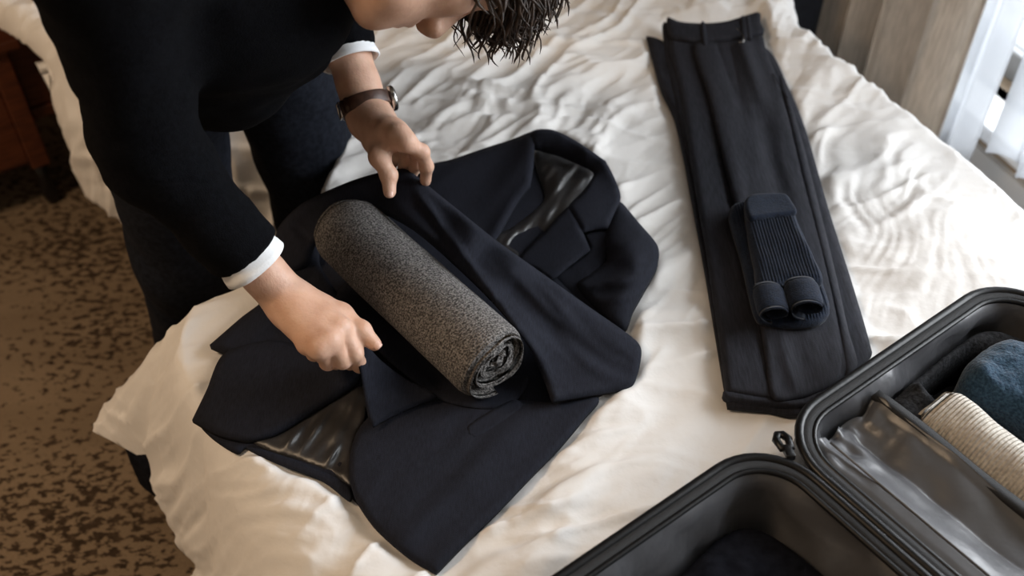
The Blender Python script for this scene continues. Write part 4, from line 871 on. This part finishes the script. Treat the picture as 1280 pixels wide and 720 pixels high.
for i in range(700):                   # locks over the whole crown
    a = rnd.uniform(-1.3, 1.3); e = rnd.uniform(-.5, 1.45); dl = V3(math.sin(e)*.85+.1, math.cos(e)*math.cos(a)*(1 if rnd.random() < .75 else -1), math.cos(e)*math.sin(a)); dl = nrm(dl)
    if dl[1] > .6 and dl[0] < .45: continue
    p = V3(.024, -.016, 0)+dl*V3(.110, .104, .084); w = hw(*p); out = U*dl[0]+FA*dl[1]+LA*dl[2]; tang = FA*.9+U*rnd.uniform(-.2, .5)+LA*rnd.uniform(-.5, .5)
    strand(w, nrm(out*.45+tang), 9, rnd.uniform(.05, .09), rnd.uniform(.4, 1.0), rnd.uniform(.0012, .0024), .3, rnd.uniform(0, 6))
for i in range(620):                   # the forelock, hanging in loose curls
    l = rnd.gauss(0, .036); e = rnd.uniform(.22, 1.12); dl = nrm(V3(math.sin(e), math.cos(e), l/.085)); p = V3(.024, -.016, 0)+dl*V3(.108, .102, .084); w = hw(*p); out = U*dl[0]+FA*dl[1]+LA*dl[2]
    strand(w, nrm(out*.8+FA*.45+U*.12), 14, rnd.uniform(.05, .115), rnd.uniform(.5, 1.5), rnd.uniform(.0008, .0019), rnd.uniform(.8, 1.5), rnd.uniform(0, 6))
ho = mb.build('hair', HAIR, man); ho['kind'] = 'stuff'
mb = MB()
for s in (-1, 1):
    pts = [hw(.036+.004*math.sin(t*3), .089-.10*abs(t-.0)**2*.2-(.012*t*t*4), s*(.016+.034*t)) for t in np.linspace(0, 1, 7)]
    V, F = tube_vf(pts, [.003, .004, .004, .004, .0035, .0028, .0015], 6); mesh_obj('eyebrow', V, F, HAIR, man)
# ---- wristwatch
wc = WL+(EL-WL)*.075; x, y, d = frame(nLc)
def onw(a, rad, t): return wc+d*t+(x*math.cos(a)+y*math.sin(a))*rad
wr = .0368
rings = []
for rad, t in ((wr-.004, -.0095), (wr+.0002, -.0095), (wr+.0012, -.0075), (wr+.0012, .0075), (wr+.0002, .0095), (wr-.004, .0095), (wr-.004, -.0095)):
    rings.append(np.array([onw(a, rad, t) for a in np.linspace(0, 2*math.pi, 56, endpoint=False)]))
V, F = loft_vf(rings); watch = mesh_obj('wristwatch', V, [f[::-1] for f in F], LEATHER, man); watch['label'] = 'watch on a brown leather strap'
rgt = np.array([1, 0, 0.]); ang = lambda v: math.atan2(v@y, v@x)
def radial(a): return x*math.cos(a)+y*math.sin(a)
def disc(name, a, rad, rr, hh, m, parent=None):
    n = radial(a); c = wc+n*rad; s = d; q = np.cross(n, s); rg = []
    for r_, t in ((rr*.96, -hh), (rr, -hh*.6), (rr, hh*.5), (rr*.9, hh)): rg.append(np.array([c+n*t+(s*math.cos(b)+q*math.sin(b))*r_ for b in np.linspace(0, 2*math.pi, 32, endpoint=False)]))
    V, F = loft_vf(rg, cap=True); return mesh_obj(name, V, F, m, watch)
a0 = ang(np.array([.90, .42, .1])); disc('watch_case', a0, wr+.0035, .0185, .0042, STEEL); disc('dial', a0, wr+.0073, .0155, .0008, DIAL)
V, F = tube_vf([wc+radial(a0)*(wr+.0035)+np.cross(radial(a0), d)*s for s in (.018, .0235)], .0028, 10); mesh_obj('crown', V, F, STEEL, watch)
a1 = ang(-rgt+np.array([0, -.45, .1])); c = wc+radial(a1)*(wr+.002); q = np.cross(radial(a1), d)
P = [c+d*a*.0105+q*b*.0065 for a, b in ((-1, -1), (1, -1), (1, 1), (-1, 1))]; V, F = tube_vf(P, .0015, 8, closed=True); mesh_obj('buckle', V, F, STEEL, watch)
for off in (.35, .62):
    a2 = a1-off; rings = []
    for rad, t in ((wr, -.010), (wr+.003, -.010), (wr+.003, .010), (wr, .010)): rings.append(np.array([onw(a2+b, rad, t) for b in (-.07, -.03, .03, .07)]))
    V, F = loft_vf(rings+[rings[0]], closed=False); mesh_obj('strap_keeper', V, F, LEATHER, watch)
